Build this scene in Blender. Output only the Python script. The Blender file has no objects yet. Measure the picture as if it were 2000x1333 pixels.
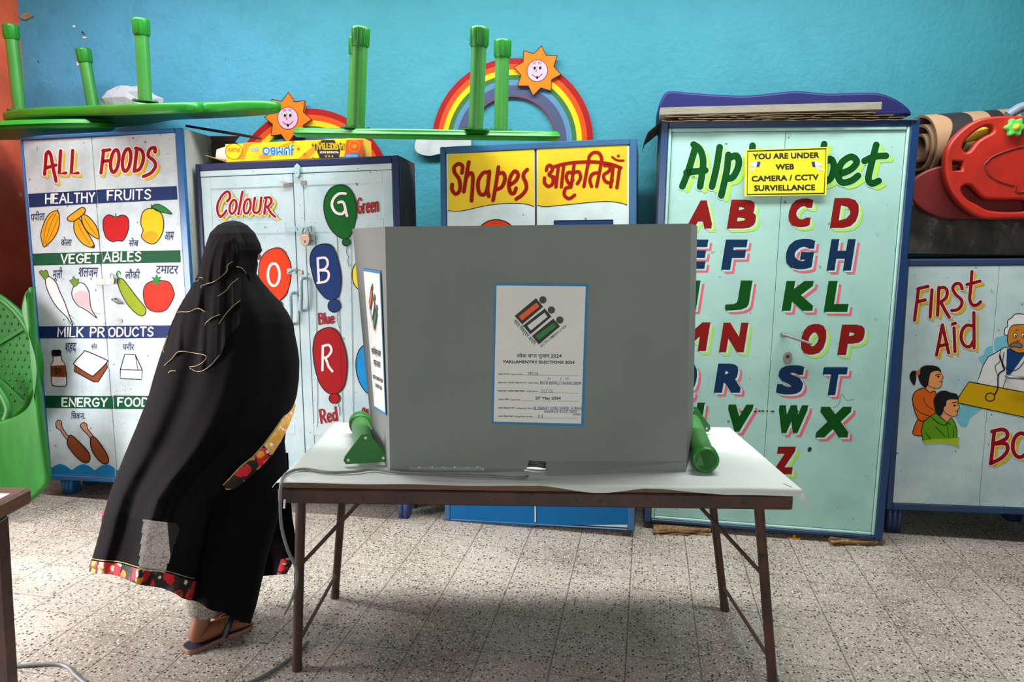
import bpy, math, random
from math import sin, cos, tan, atan, atan2, pi, radians, sqrt, hypot
from mathutils import Vector, Matrix, Euler
from mathutils.geometry import tessellate_polygon
from mathutils.bvhtree import BVHTree

SC = bpy.context.scene
COL = SC.collection
random.seed(7)

# ------------------------------------------------------------------ camera
FPX, PITCH, ROLL, YAW, CH = 1384.58, 0.137417, 0.0138968, 0.148608, 1.42
_f = Vector((-sin(YAW)*cos(PITCH), cos(YAW)*cos(PITCH), -sin(PITCH)))
_r0 = Vector((cos(YAW), sin(YAW), 0)); _u0 = _r0.cross(_f)
_r = _r0*cos(ROLL) + _u0*sin(ROLL); _u = -_r0*sin(ROLL) + _u0*cos(ROLL)
EYE = Vector((0, 0, CH))
cam_d = bpy.data.cameras.new('camera'); cam = bpy.data.objects.new('camera', cam_d); COL.objects.link(cam)
cam_d.sensor_width = 36.0; cam_d.lens = 36.0*FPX/2000.0; cam_d.clip_start = 0.02
cam.matrix_world = Matrix(((_r.x, _u.x, -_f.x, 0), (_r.y, _u.y, -_f.y, 0), (_r.z, _u.z, -_f.z, CH), (0, 0, 0, 1)))
SC.camera = cam

# ------------------------------------------------------------------ world, light, exposure
SC.view_settings.view_transform = 'Standard'; SC.view_settings.look = 'None'
SC.view_settings.gamma = 1.0; SC.view_settings.use_curve_mapping = False
SC.view_settings.exposure = -0.1
wd = bpy.data.worlds.new('world'); SC.world = wd; wd.use_nodes = True
wd.node_tree.nodes['Background'].inputs[0].default_value = (0.80, 0.90, 1.0, 1)
wd.node_tree.nodes['Background'].inputs[1].default_value = 0.03
SC.cycles.use_denoising = True
SC.cycles.max_bounces = 6; SC.cycles.diffuse_bounces = 3; SC.cycles.transparent_max_bounces = 8

def area(name, loc, target, sx, sy, power, color, spread=180):
    l = bpy.data.lights.new(name, 'AREA'); l.shape = 'RECTANGLE'; l.size = sx; l.size_y = sy
    l.energy = power; l.color = color; l.spread = radians(spread)
    o = bpy.data.objects.new(name, l); COL.objects.link(o); o.location = loc
    o.rotation_euler = (Vector(target)-Vector(loc)).to_track_quat('-Z', 'Y').to_euler()
    return o
RX0, RX1, RY0, RY1, RH = -3.66, 3.3, -1.6, 4.03, 3.25
area('daylight_doorway_left', (-3.55, 1.75, 0.85), (-1.9, 2.7, 0.15), 1.3, 1.5, 88, (1.0, 0.98, 1.0), 115)
area('front_fill', (0.5, -1.5, 1.5), (0.2, 4.0, 1.4), 1.8, 1.7, 42, (1.0, 0.99, 0.96), 150)  # added fill from behind the camera for upright faces, no known opening there
area('tube_light', (-0.7, 2.95, 3.12), (-0.7, 3.05, 0), 5.0, 0.3, 196, (0.97, 1.0, 0.99))

# ------------------------------------------------------------------ colour and materials
def lin(c): return c/12.92 if c <= 0.04045 else ((c+0.055)/1.055)**2.4
def rgb(r, g, b): return (lin(r/255), lin(g/255), lin(b/255), 1)
MATS = {}
def mat(name, col, rough=0.6, var=None, vscale=6.0, vamt=0.5, specks=None, sscale=60.0, sthr=0.62, bump=0.0, bscale=40.0,
        metallic=0.0, spec=0.5, coords='Object', vdet=5.0, stretch=None):
    """procedural paint / plastic / wood: base colour, broad noise variation, small specks, bump"""
    if name in MATS: return MATS[name]
    m = bpy.data.materials.new(name); m.use_nodes = True
    nt = m.node_tree; N = nt.nodes; L = nt.links; b = N['Principled BSDF']
    b.inputs['Base Color'].default_value = col; b.inputs['Roughness'].default_value = rough
    b.inputs['Metallic'].default_value = metallic; b.inputs['Specular IOR Level'].default_value = spec
    src = None
    if var or specks or bump:
        tc = N.new('ShaderNodeTexCoord'); src = tc.outputs[coords]
        if stretch:
            mp = N.new('ShaderNodeMapping'); mp.inputs['Scale'].default_value = stretch
            L.new(src, mp.inputs['Vector']); src = mp.outputs[0]
    cout = None
    if var:
        n = N.new('ShaderNodeTexNoise'); n.inputs['Scale'].default_value = vscale; n.inputs['Detail'].default_value = vdet
        n.inputs['Roughness'].default_value = 0.62
        L.new(src, n.inputs['Vector'])
        rp = N.new('ShaderNodeMapRange'); rp.inputs[1].default_value = 0.42; rp.inputs[2].default_value = 0.70
        rp.inputs[4].default_value = vamt
        L.new(n.outputs[0], rp.inputs[0])
        mx = N.new('ShaderNodeMix'); mx.data_type = 'RGBA'
        mx.inputs[6].default_value = col; mx.inputs[7].default_value = var
        L.new(rp.outputs[0], mx.inputs[0]); cout = mx.outputs[2]
    if specks:
        n2 = N.new('ShaderNodeTexNoise'); n2.inputs['Scale'].default_value = sscale; n2.inputs['Detail'].default_value = 2.0
        L.new(src, n2.inputs['Vector'])
        r2 = N.new('ShaderNodeMapRange'); r2.inputs[1].default_value = sthr; r2.inputs[2].default_value = sthr+0.06
        L.new(n2.outputs[0], r2.inputs[0])
        m2 = N.new('ShaderNodeMix'); m2.data_type = 'RGBA'
        if cout: L.new(cout, m2.inputs[6])
        else: m2.inputs[6].default_value = col
        m2.inputs[7].default_value = specks; L.new(r2.outputs[0], m2.inputs[0]); cout = m2.outputs[2]
    if cout: L.new(cout, b.inputs['Base Color'])
    if bump:
        n3 = N.new('ShaderNodeTexNoise'); n3.inputs['Scale'].default_value = bscale; n3.inputs['Detail'].default_value = 4.0
        L.new(src, n3.inputs['Vector'])
        bp = N.new('ShaderNodeBump'); bp.inputs['Strength'].default_value = bump; bp.inputs['Distance'].default_value = 0.01
        L.new(n3.outputs[0], bp.inputs['Height']); L.new(bp.outputs[0], b.inputs['Normal'])
    MATS[name] = m
    return m
def flat(name, r, g, b, rough=0.55):
    """hand-brushed sign paint"""
    c = rgb(r, g, b); d = tuple(x*0.72 for x in c[:3])+(1,)
    return mat(name, c, rough, var=d, vscale=14, vamt=0.35, spec=0.12)

# ------------------------------------------------------------------ scene graph
MW = {}
def thing(name, label, cat, loc=(0, 0, 0), R=None, group=None):
    o = bpy.data.objects.new(name, None); COL.objects.link(o); o.empty_display_size = 0.1
    M = Matrix.Translation(Vector(loc)) @ (R.to_4x4() if R else Matrix.Identity(4))
    o.matrix_world = M; o.matrix_basis = M; MW[o.name] = M
    o['label'] = label; o['category'] = cat
    if group: o['group'] = group
    return o
def clone(src, name, label, M, group=None):
    """copy of a thing with copies of its parts and their sub-parts"""
    r = src.copy(); COL.objects.link(r); r.name = name; r.matrix_basis = M; MW[r.name] = M
    r['label'] = label
    if group: r['group'] = group
    for ch in list(src.children):
        c = ch.copy(); COL.objects.link(c); c.parent = r
        for g in list(ch.children):
            d = g.copy(); COL.objects.link(d); d.parent = c
    return r
class MB:
    def __init__(s): s.v = []; s.f = []; s.m = []; s.s = []; s.mats = []
    def mi(s, m):
        if m not in s.mats: s.mats.append(m)
        return s.mats.index(m)
    def add(s, verts, faces, m, smooth=False):
        k = len(s.v); i = s.mi(m); s.v += [Vector(v) for v in verts]
        for f in faces: s.f.append([k+a for a in f]); s.m.append(i); s.s.append(smooth)
        return s
    def box(s, x0, x1, y0, y1, z0, z1, m, c=0.003, M=None):
        c = min(c, abs(x1-x0)*.45, abs(y1-y0)*.45, abs(z1-z0)*.45)
        X, Y, Z = (x0, x1), (y0, y1), (z0, z1); V = []; idx = {}
        for i in (0, 1):
            for j in (0, 1):
                for k in (0, 1):
                    p = (X[i], Y[j], Z[k]); q = (c*(1-2*i), c*(1-2*j), c*(1-2*k))
                    for a in range(3):
                        w = [p[b] + (q[b] if b != a else 0) for b in range(3)]
                        idx[(i, j, k, a)] = len(V); V.append(Vector(w))
        F = []
        for a in range(3):
            b, d = (a+1) % 3, (a+2) % 3
            for e in (0, 1):
                q = []
                for (g, h) in ((0, 0), (1, 0), (1, 1), (0, 1)):
                    t = [0, 0, 0]; t[a] = e; t[b] = g; t[d] = h; q.append(idx[(*t, a)])
                F.append(q if e else q[::-1])
        for a in range(3):
            b, d = (a+1) % 3, (a+2) % 3
            for g in (0, 1):
                for h in (0, 1):
                    t0 = [0, 0, 0]; t0[b] = g; t0[d] = h; t1 = list(t0); t1[a] = 1
                    q = [idx[(*t0, b)], idx[(*t1, b)], idx[(*t1, d)], idx[(*t0, d)]]
                    F.append(q if (g == h) == True else q[::-1])
        for i in (0, 1):
            for j in (0, 1):
                for k in (0, 1):
                    t = [idx[(i, j, k, a)] for a in range(3)]
                    F.append(t if (i+j+k) % 2 else t[::-1])
        if M: V = [M @ v for v in V]
        return s.add(V, F, m)
    def bar(s, a, b, w, h, m, up=(0, 0, 1), c=0.002):
        """square bar from a to b"""
        a = Vector(a); b = Vector(b); d = b-a; L = d.length; d.normalize()
        x = d.cross(Vector(up)); x = x.normalized() if x.length > 1e-4 else Vector((1, 0, 0)); y = x.cross(d)
        M = Matrix(((x.x, d.x, y.x, a.x), (x.y, d.y, y.y, a.y), (x.z, d.z, y.z, a.z), (0, 0, 0, 1)))
        return s.box(-w/2, w/2, 0, L, -h/2, h/2, m, c, M)
    def tube(s, pts, r, m, n=10, caps=True, rs=None, closed=False, flat=1.0, up=None):
        pts = [Vector(p) for p in pts]; N = len(pts); V = []; F = []; nrm = None
        for i, p in enumerate(pts):
            a = pts[(i-1) % N if closed else max(i-1, 0)]; b = pts[(i+1) % N if closed else min(i+1, N-1)]
            t = (b-a).normalized()
            if nrm is None:
                nrm = t.cross(Vector(up) if up else Vector((0.31, 0.17, 0.93)))
                if nrm.length < 1e-3: nrm = t.cross(Vector((1, 0, 0)))
                nrm.normalize()
            else: nrm = (nrm - t*nrm.dot(t)).normalized()
            bn = t.cross(nrm); rr = rs[i] if rs else r
            for k in range(n):
                a_ = 2*pi*k/n; V.append(p + (nrm*cos(a_) + bn*sin(a_)*flat)*rr)
        for i in range(N if closed else N-1):
            j = (i+1) % N
            for k in range(n): F.append([i*n+k, i*n+(k+1) % n, j*n+(k+1) % n, j*n+k])
        s.add(V, F, m, True)
        if caps and not closed:
            for i, rev in ((0, True), (N-1, False)):
                q = [V[i*n+k] for k in range(n)]
                s.add(q, [list(range(n))[::-1] if rev else list(range(n))], m)
        return s
    def prism(s, outline, fn, t0, t1, m, bev=0.0, mside=None, smooth_side=True):
        """closed 2D outline (x,y) -> solid between depths t0 and t1; fn(x,y,t) -> 3D.  Rounded rims when bev > 0"""
        O = [Vector((p[0], p[1])) for p in outline]; n = len(O)
        if sum(O[i].x*O[(i+1) % n].y-O[(i+1) % n].x*O[i].y for i in range(n)) < 0: O.reverse()
        def inset(d):
            r = []
            for i in range(n):
                a, b, c = O[i-1], O[i], O[(i+1) % n]
                e1 = (b-a).normalized() if (b-a).length > 1e-9 else Vector((1, 0)); e2 = (c-b).normalized() if (c-b).length > 1e-9 else e1
                nn = Vector((-e1.y-e2.y, e1.x+e2.x)); L = nn.length
                nn = nn/L if L > 1e-6 else Vector((-e1.y, e1.x)); r.append(b+nn*d)
            return r
        sg = 1 if t1 > t0 else -1
        rings = [(inset(bev), t0), (inset(bev*.3), t0+sg*bev*.3), (O, t0+sg*bev), (O, t1-sg*bev), (inset(bev*.3), t1-sg*bev*.3), (inset(bev), t1)] if bev > 0 else [(O, t0), (O, t1)]
        V = [fn(p.x, p.y, t) for R_, t in rings for p in R_]; F = []
        for k in range(len(rings)-1):
            for i in range(n):
                j = (i+1) % n; F.append([k*n+i, k*n+j, (k+1)*n+j, (k+1)*n+i])
        s.add(V, F, mside or m, smooth_side)
        for R_, t, rev in ((rings[0][0], t0, False), (rings[-1][0], t1, True)):
            tr = tessellate_polygon([[Vector((p.x, p.y, 0)) for p in R_]])
            s.add([fn(p.x, p.y, t) for p in R_], [list(q) if rev else list(q)[::-1] for q in tr], m)
        return s
    def grid(s, fn, nu, nv, m, smooth=True, cu=False, mfn=None):
        V = [fn(i/(nu if cu else nu-1), j/(nv-1)) for j in range(nv) for i in range(nu)]
        F = {}
        for j in range(nv-1):
            for i in range(nu if cu else nu-1):
                a = j*nu+i; b = j*nu+(i+1) % nu; k = mfn((i+.5)/nu, (j+.5)/nv) if mfn else m
                
                if k != 'skip': F.setdefault(k, []).append([a, b, b+nu, a+nu])
        k0 = len(s.v); s.v += [Vector(v) for v in V]
        for k, fs in F.items():
            ii = s.mi(k)
            for f in fs: s.f.append([k0+a for a in f]); s.m.append(ii); s.s.append(smooth)
        return s
    def sphere(s, c, r, m, n=16, k=10, sc=(1, 1, 1)):
        c = Vector(c)
        return s.grid(lambda u, v: c+Vector((cos(2*pi*u)*sin(pi*v)*r*sc[0], sin(2*pi*u)*sin(pi*v)*r*sc[1], cos(pi*v)*r*sc[2])), n, k, m, True, True)
    def obj(s, name, parent=None, local=False, fix=False, label=None, cat=None, group=None, kind=None):
        me = bpy.data.meshes.new(name); o = bpy.data.objects.new(name, me); COL.objects.link(o)
        V = s.v
        if parent is not None:
            o.parent = parent
            root = parent
            while root.parent: root = root.parent
            if not local:
                I = MW[root.name].inverted(); V = [I @ v for v in V]
        elif not local:
            xs = [v.x for v in V]; ys = [v.y for v in V]; z0 = min(v.z for v in V)
            c = Vector(((min(xs)+max(xs))/2, (min(ys)+max(ys))/2, z0)); V = [v-c for v in V]; o.location = c
            MW[o.name] = Matrix.Translation(c)
        me.from_pydata([tuple(v) for v in V], [], s.f)
        for m in s.mats: me.materials.append(m)
        me.polygons.foreach_set('material_index', s.m); me.polygons.foreach_set('use_smooth', s.s)
        if fix:
            import bmesh
            bm = bmesh.new(); bm.from_mesh(me); bmesh.ops.remove_doubles(bm, verts=bm.verts, dist=1e-5)
            bmesh.ops.recalc_face_normals(bm, faces=bm.faces); bm.to_mesh(me); bm.free()
        me.update()
        if label: o['label'] = label
        if cat: o['category'] = cat
        if group: o['group'] = group
        if kind: o['kind'] = kind
        return o

# ------------------------------------------------------------------ measuring helpers: sight lines from the eye onto real planes
def ray(px, py): return (_f + _r*((px-1000)/FPX) - _u*((py-666.5)/FPX)).normalized()
def onz(px, py, z=0.0):
    d = ray(px, py); return EYE + d*((z-CH)/d.z)
def ony(px, py, y):
    d = ray(px, py); return EYE + d*(y/d.y)
def project(p):
    d = Vector(p)-EYE; z = d.dot(_f); return (1000+FPX*d.dot(_r)/z, 666.5-FPX*d.dot(_u)/z)
class Plane:
    """local frame of a flat front: u right, n away from the viewer, v up"""
    def __init__(s, o, R): s.o = Vector(o); s.R = R; s.u = R @ Vector((1, 0, 0)); s.n = R @ Vector((0, 1, 0)); s.w = R @ Vector((0, 0, 1))
    def uv(s, px, py, d=0.0):
        r = ray(px, py); t = (s.o + s.n*d - EYE).dot(s.n)/r.dot(s.n); q = EYE + r*t - s.o
        return q.dot(s.u), q.dot(s.w)
    def P(s, px, py, d=0.0):
        a, b = s.uv(px, py, d); return s.o + s.u*a + s.n*d + s.w*b
def spline(P, closed=False, k=6):
    """Catmull-Rom through the points"""
    P = [Vector((p[0], p[1])) if len(p) == 2 else Vector(p) for p in P]; n = len(P); out = []
    if n < 3: return P
    for i in range(n if closed else n-1):
        a = P[(i-1) % n] if closed else P[max(i-1, 0)]; b = P[i]; c = P[(i+1) % n]; d = P[(i+2) % n] if closed else P[min(i+2, n-1)]
        for j in range(k):
            t = j/k; out.append(0.5*((2*b)+(c-a)*t+(2*a-5*b+4*c-d)*t*t+(3*b-a-3*c+d)*t**3))
    if not closed: out.append(P[-1])
    return out
def ell(cx, cy, rx, ry, n=24, rot=0.0):
    r = radians(rot); return [(cx+rx*cos(2*pi*i/n)*cos(r)-ry*sin(2*pi*i/n)*sin(r), cy+rx*cos(2*pi*i/n)*sin(r)+ry*sin(2*pi*i/n)*cos(r)) for i in range(n)]

_FC = {}
def font_mesh(s, off):
    if (s, off) in _FC: return _FC[(s, off)]
    c = bpy.data.curves.new('lettering', 'FONT'); c.body = s; c.offset = off; c.resolution_u = 3
    o = bpy.data.objects.new('lettering', c); COL.objects.link(o)
    dg = bpy.context.evaluated_depsgraph_get(); m = o.evaluated_get(dg).to_mesh()
    r = ([(v.co.x, v.co.y) for v in m.vertices], [tuple(p.vertices) for p in m.polygons])
    o.evaluated_get(dg).to_mesh_clear(); bpy.data.objects.remove(o); bpy.data.curves.remove(c)
    _FC[(s, off)] = r
    return r

SQ = [(-1, -1), (-.5, -1), (0, -1), (.5, -1), (1, -1), (1, -.5), (1, 0), (1, .5), (1, 1), (.5, 1), (0, 1), (-.5, 1), (-1, 1), (-1, .5), (-1, 0), (-1, -.5)]
class Paint:
    """sign-painting laid on a flat front.  T = (ox, oy, scale) of the measuring sheet; pick(u) -> mesh builder of the door under it"""
    def __init__(s, plane, pick, d0, T=None, fn=None): s.pl = plane; s.pick = pick; s.d0 = d0; s.T = T; s.fn = fn; s.k = 0
    def at(s, T): s.T = T; return s
    def px(s, p):
        if s.fn: return s.fn(p[0], p[1])
        return s.T[0]+p[0]/s.T[2], s.T[1]+p[1]/s.T[2]
    def put(s, pts, faces, m, layer):
        s.k += 1; d = s.d0-0.00035*layer-0.000019*(s.k % 18)
        L = []
        for p in pts:
            a, b = s.pl.uv(*s.px(p), d); L.append(Vector((a, d, b)))
        mb = s.pick(sum(v.x for v in L)/len(L), sum(v.z for v in L)/len(L))
        F = []
        for f in faces:
            a, b, c = L[f[0]], L[f[1]], L[f[2]]
            F.append(list(f) if (b-a).cross(c-a).y < 0 else list(f)[::-1])
        mb.add(L, F, m)
    def poly(s, pts, m, layer=1, smooth=False, k=5):
        if smooth: pts = spline(pts, True, k)
        pts = [Vector((p[0], p[1], 0)) for p in pts]
        s.put(pts, tessellate_polygon([pts]), m, layer)
    def stroke(s, pts, w, m, layer=2, smooth=True, closed=False, butt=False, k=5, taper=None):
        P = spline(pts, closed, k) if smooth and len(pts) > 2 else [Vector((p[0], p[1])) for p in pts]
        n = len(P); A = []; W = w/2
        for i, p in enumerate(P):
            a = P[i-1] if (closed or i) else p; b = P[(i+1) % n] if (closed or i < n-1) else p
            t = b-a; t = t.normalized() if t.length > 1e-9 else Vector((1, 0))
            nn = Vector((-t.y, t.x))
            if not closed and 0 < i < n-1:
                e1 = (p-P[i-1]); 
                if e1.length > 1e-9:
                    e1.normalize(); cc = max(0.5, abs(nn.dot(Vector((-e1.y, e1.x))))); nn = nn/cc
            ww = W*(taper(i/(n-1)) if taper else 1)
            A += [p+nn*ww, p-nn*ww]
        F = [[2*i, 2*i+1, (2*i+3) % (2*n), (2*i+2) % (2*n)] for i in range(n if closed else n-1)]
        s.put(A, F, m, layer)
        if not closed and not butt:
            for e, q in ((P[0], P[1]), (P[-1], P[-2])):
                t = (e-q).normalized(); a0 = atan2(t.y, t.x); r = W*(taper(0 if e is P[0] else 1) if taper else 1)
                if r > 1e-6:
                    arc = [e+Vector((cos(a0+g), sin(a0+g)))*r for g in [(-.5+j/6)*pi for j in range(7)]]
                    s.put(arc, [[0, j, j+1] for j in range(1, 6)], m, layer)
    def shape(s, pts, fill, line, lw, layer=1, smooth=True, k=5):
        s.poly(pts, fill, layer, smooth, k); s.stroke(pts, lw*1.25, line, layer+1, smooth, True, k=k)
    def text(s, body, p0, p1, h, m, layer=3, off=0.0, slant=0.0, box=False, cap=0.727):
        """printed lettering from p0 to p1 along its baseline; h is the capital height"""
        fat = off if off >= .02 else 0.0
        V, F = font_mesh(body, 0.0 if fat else off)
        if not V: return
        x0 = min(v[0] for v in V); x1 = max(v[0] for v in V)
        a = Vector((p0[0], p0[1])); b = Vector((p1[0], p1[1])); e = b-a; L = e.length; e = e/L; up = Vector((e.y, -e.x))
        if box: y0 = min(v[1] for v in V); y1 = max(v[1] for v in V)
        else: y0 = 0.0; y1 = cap
        ks = 1/(y1-y0)*h; D = fat*ks; sx = (L-2*D)/(x1-x0); sy = (h-2*D)/(y1-y0)
        for dx, dy in ([(D*a_, D*b_) for a_, b_ in SQ]+[(0, 0)] if fat else [(0, 0)]):
            Q = []
            for v in V:
                yy = (v[1]-y0)*sy+D+dy
                Q.append(a + e*((v[0]-x0)*sx+D+dx + slant*yy) + up*yy)
            s.put(Q, F, m, layer)
# single-stroke hand lettering: glyph -> (advance, [strokes]); a stroke starting with 's' is curved
def _g(w, *st): return (w, st)
HAND = {
 'A': _g(.72, [(0, 0), (.36, 1), (.72, 0)], [(.13, .36), (.6, .36)]), 'B': _g(.6, [(0, 0), (0, 1)], ['s', (0, 1), (.4, .98), (.52, .77), (.36, .55), (0, .53)], ['s', (0, .53), (.45, .5), (.6, .27), (.42, .02), (0, 0)]),
 'C': _g(.62, ['s', (.6, .82), (.38, 1), (.1, .82), (0, .5), (.1, .16), (.36, 0), (.62, .18)]), 'D': _g(.62, [(0, 0), (0, 1)], ['s', (0, 1), (.35, .96), (.6, .7), (.6, .3), (.35, .04), (0, 0)]),
 'E': _g(.52, [(.5, 1), (0, 1), (0, 0), (.52, 0)], [(0, .52), (.42, .52)]), 'F': _g(.5, [(.5, 1), (0, 1), (0, 0)], [(0, .52), (.4, .52)]),
 'G': _g(.66, ['s', (.62, .84), (.38, 1), (.1, .82), (0, .5), (.12, .15), (.38, 0), (.62, .18), (.64, .44)], [(.36, .44), (.66, .44)]),
 'H': _g(.62, [(0, 0), (0, 1)], [(.62, 0), (.62, 1)], [(0, .52), (.62, .52)]), 'I': _g(.04, [(.02, 0), (.02, 1)]),
 'J': _g(.45, ['s', (.42, 1), (.43, .3), (.3, .03), (.1, .06), (0, .25)]), 'K': _g(.58, [(0, 0), (0, 1)], [(.55, 1), (0, .42)], [(.16, .56), (.58, 0)]),
 'L': _g(.48, [(0, 1), (0, 0), (.48, 0)]), 'M': _g(.76, [(0, 0), (.06, 1), (.38, .25), (.7, 1), (.76, 0)]), 'N': _g(.62, [(0, 0), (0, 1), (.62, 0), (.62, 1)]),
 'O': _g(.66, ['s', (.33, 1), (.08, .84), (0, .5), (.08, .16), (.33, 0), (.58, .16), (.66, .5), (.58, .84), (.33, 1)]), 'P': _g(.56, [(0, 0), (0, 1)], ['s', (0, 1), (.4, .97), (.55, .74), (.38, .48), (0, .46)]),
 'R': _g(.6, [(0, 0), (0, 1)], ['s', (0, 1), (.4, .97), (.55, .75), (.38, .52), (0, .5)], [(.24, .5), (.6, 0)]),
 'S': _g(.54, ['s', (.52, .86), (.3, 1), (.06, .84), (.1, .6), (.42, .44), (.52, .2), (.28, 0), (0, .14)]), 'T': _g(.6, [(0, 1), (.6, 1)], [(.3, 1), (.3, 0)]),
 'U': _g(.6, ['s', (0, 1), (.02, .3), (.12, .05), (.3, 0), (.48, .05), (.58, .3), (.6, 1)]), 'V': _g(.62, [(0, 1), (.31, 0), (.62, 1)]), 'Y': _g(.6, [(0, 1), (.3, .48), (.6, 1)], [(.3, .48), (.3, 0)]),
 'W': _g(.9, [(0, 1), (.22, 0), (.45, .8), (.68, 0), (.9, 1)]), 'X': _g(.6, [(0, 0), (.6, 1)], [(0, 1), (.6, 0)]), 'Z': _g(.55, [(0, 1), (.55, 1), (0, 0), (.55, 0)]),
 'a': _g(.46, ['s', (.42, .52), (.22, .62), (0, .42), (.02, .12), (.2, 0), (.42, .2)], [(.43, .6), (.46, 0)]), 'e': _g(.44, ['s', (.02, .32), (.42, .36), (.36, .58), (.16, .6), (0, .34), (.1, .04), (.28, 0), (.44, .14)]),
 'd': _g(.46, ['s', (.42, .5), (.2, .62), (0, .4), (.02, .12), (.2, 0), (.42, .2)], [(.44, 1), (.46, 0)]), 'l': _g(.04, [(.02, 1), (.02, 0)]), 'n': _g(.42, [(0, .6), (0, 0)], ['s', (0, .4), (.2, .62), (.38, .5), (.42, 0)]),
 'r': _g(.3, [(0, .6), (0, 0)], ['s', (0, .38), (.14, .58), (.3, .56)]), 'u': _g(.42, ['s', (0, .6), (.02, .15), (.18, 0), (.38, .15), (.4, .6)], [(.4, .6), (.42, 0)]),
 '0': _g(.5, ['s', (.25, 1), (.04, .8), (0, .5), (.06, .15), (.25, 0), (.44, .15), (.5, .5), (.46, .8), (.25, 1)]), '1': _g(.1, [(.05, 1), (.05, 0)]), '3': _g(.45, ['s', (0, .9), (.22, 1), (.42, .8), (.2, .52), (.44, .28), (.22, 0), (0, .1)]),
 '/': _g(.3, [(0, -.3), (.3, 1.3)]), ' ': _g(.32), '-': _g(.3, [(0, .5), (.3, .5)]), '4': _g(.5, [(.4, 0), (.4, 1), (0, .3), (.5, .3)]), '5': _g(.45, ['s', (.42, 1), (.05, .98), (.05, .6), (.35, .6), (.44, .3), (.2, 0), (0, .1)]),
}
def hand(P, s, p0, p1, h, w, m, layer=3, slant=0.0, gap=0.24, shadow=None, halo=None, jit=0.0, butt=False):
    adv = 0; pos = []
    for ch in s:
        pos.append(adv); adv += HAND[ch][0]+gap
    adv -= gap
    a = Vector(p0); b = Vector(p1); e = b-a; L = e.length; e /= L; up = Vector((e.y, -e.x)); k = L/adv
    rnd = random.Random(len(s)*7+int(p0[0]))
    for ch, x in zip(s, pos):
        dj = rnd.uniform(-jit, jit)*h
        for st in HAND[ch][1]:
            sm = st[0] == 's'; pts = st[1:] if sm else st
            Q = [a+e*((x+q[0])*k+slant*q[1]*h)+up*(q[1]*h+dj) for q in pts]
            if shadow: P.stroke([q+Vector(shadow[0]) for q in Q], shadow[2], shadow[1], layer-2, sm, butt=butt)
            if halo: P.stroke(Q, halo[1], halo[0], layer-1, sm, butt=butt)
            P.stroke(Q, w, m, layer, sm, butt=butt)
def brush(P, strokes, w, m, layer=4, shadow=None, halo=None, butt=False):
    """traced brush lettering: list of strokes; strokes led by 'l' keep straight corners"""
    for st in strokes:
        sm = st[0] != 'l'; pts = st if sm else st[1:]
        if shadow: P.stroke([(q[0]+shadow[0][0], q[1]+shadow[0][1]) for q in pts], shadow[2], shadow[1], layer-2, sm, butt=butt)
        if halo: P.stroke(pts, halo[1], halo[0], layer-1, sm, butt=butt)
        P.stroke(pts, w, m, layer, sm, butt=butt)
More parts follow.
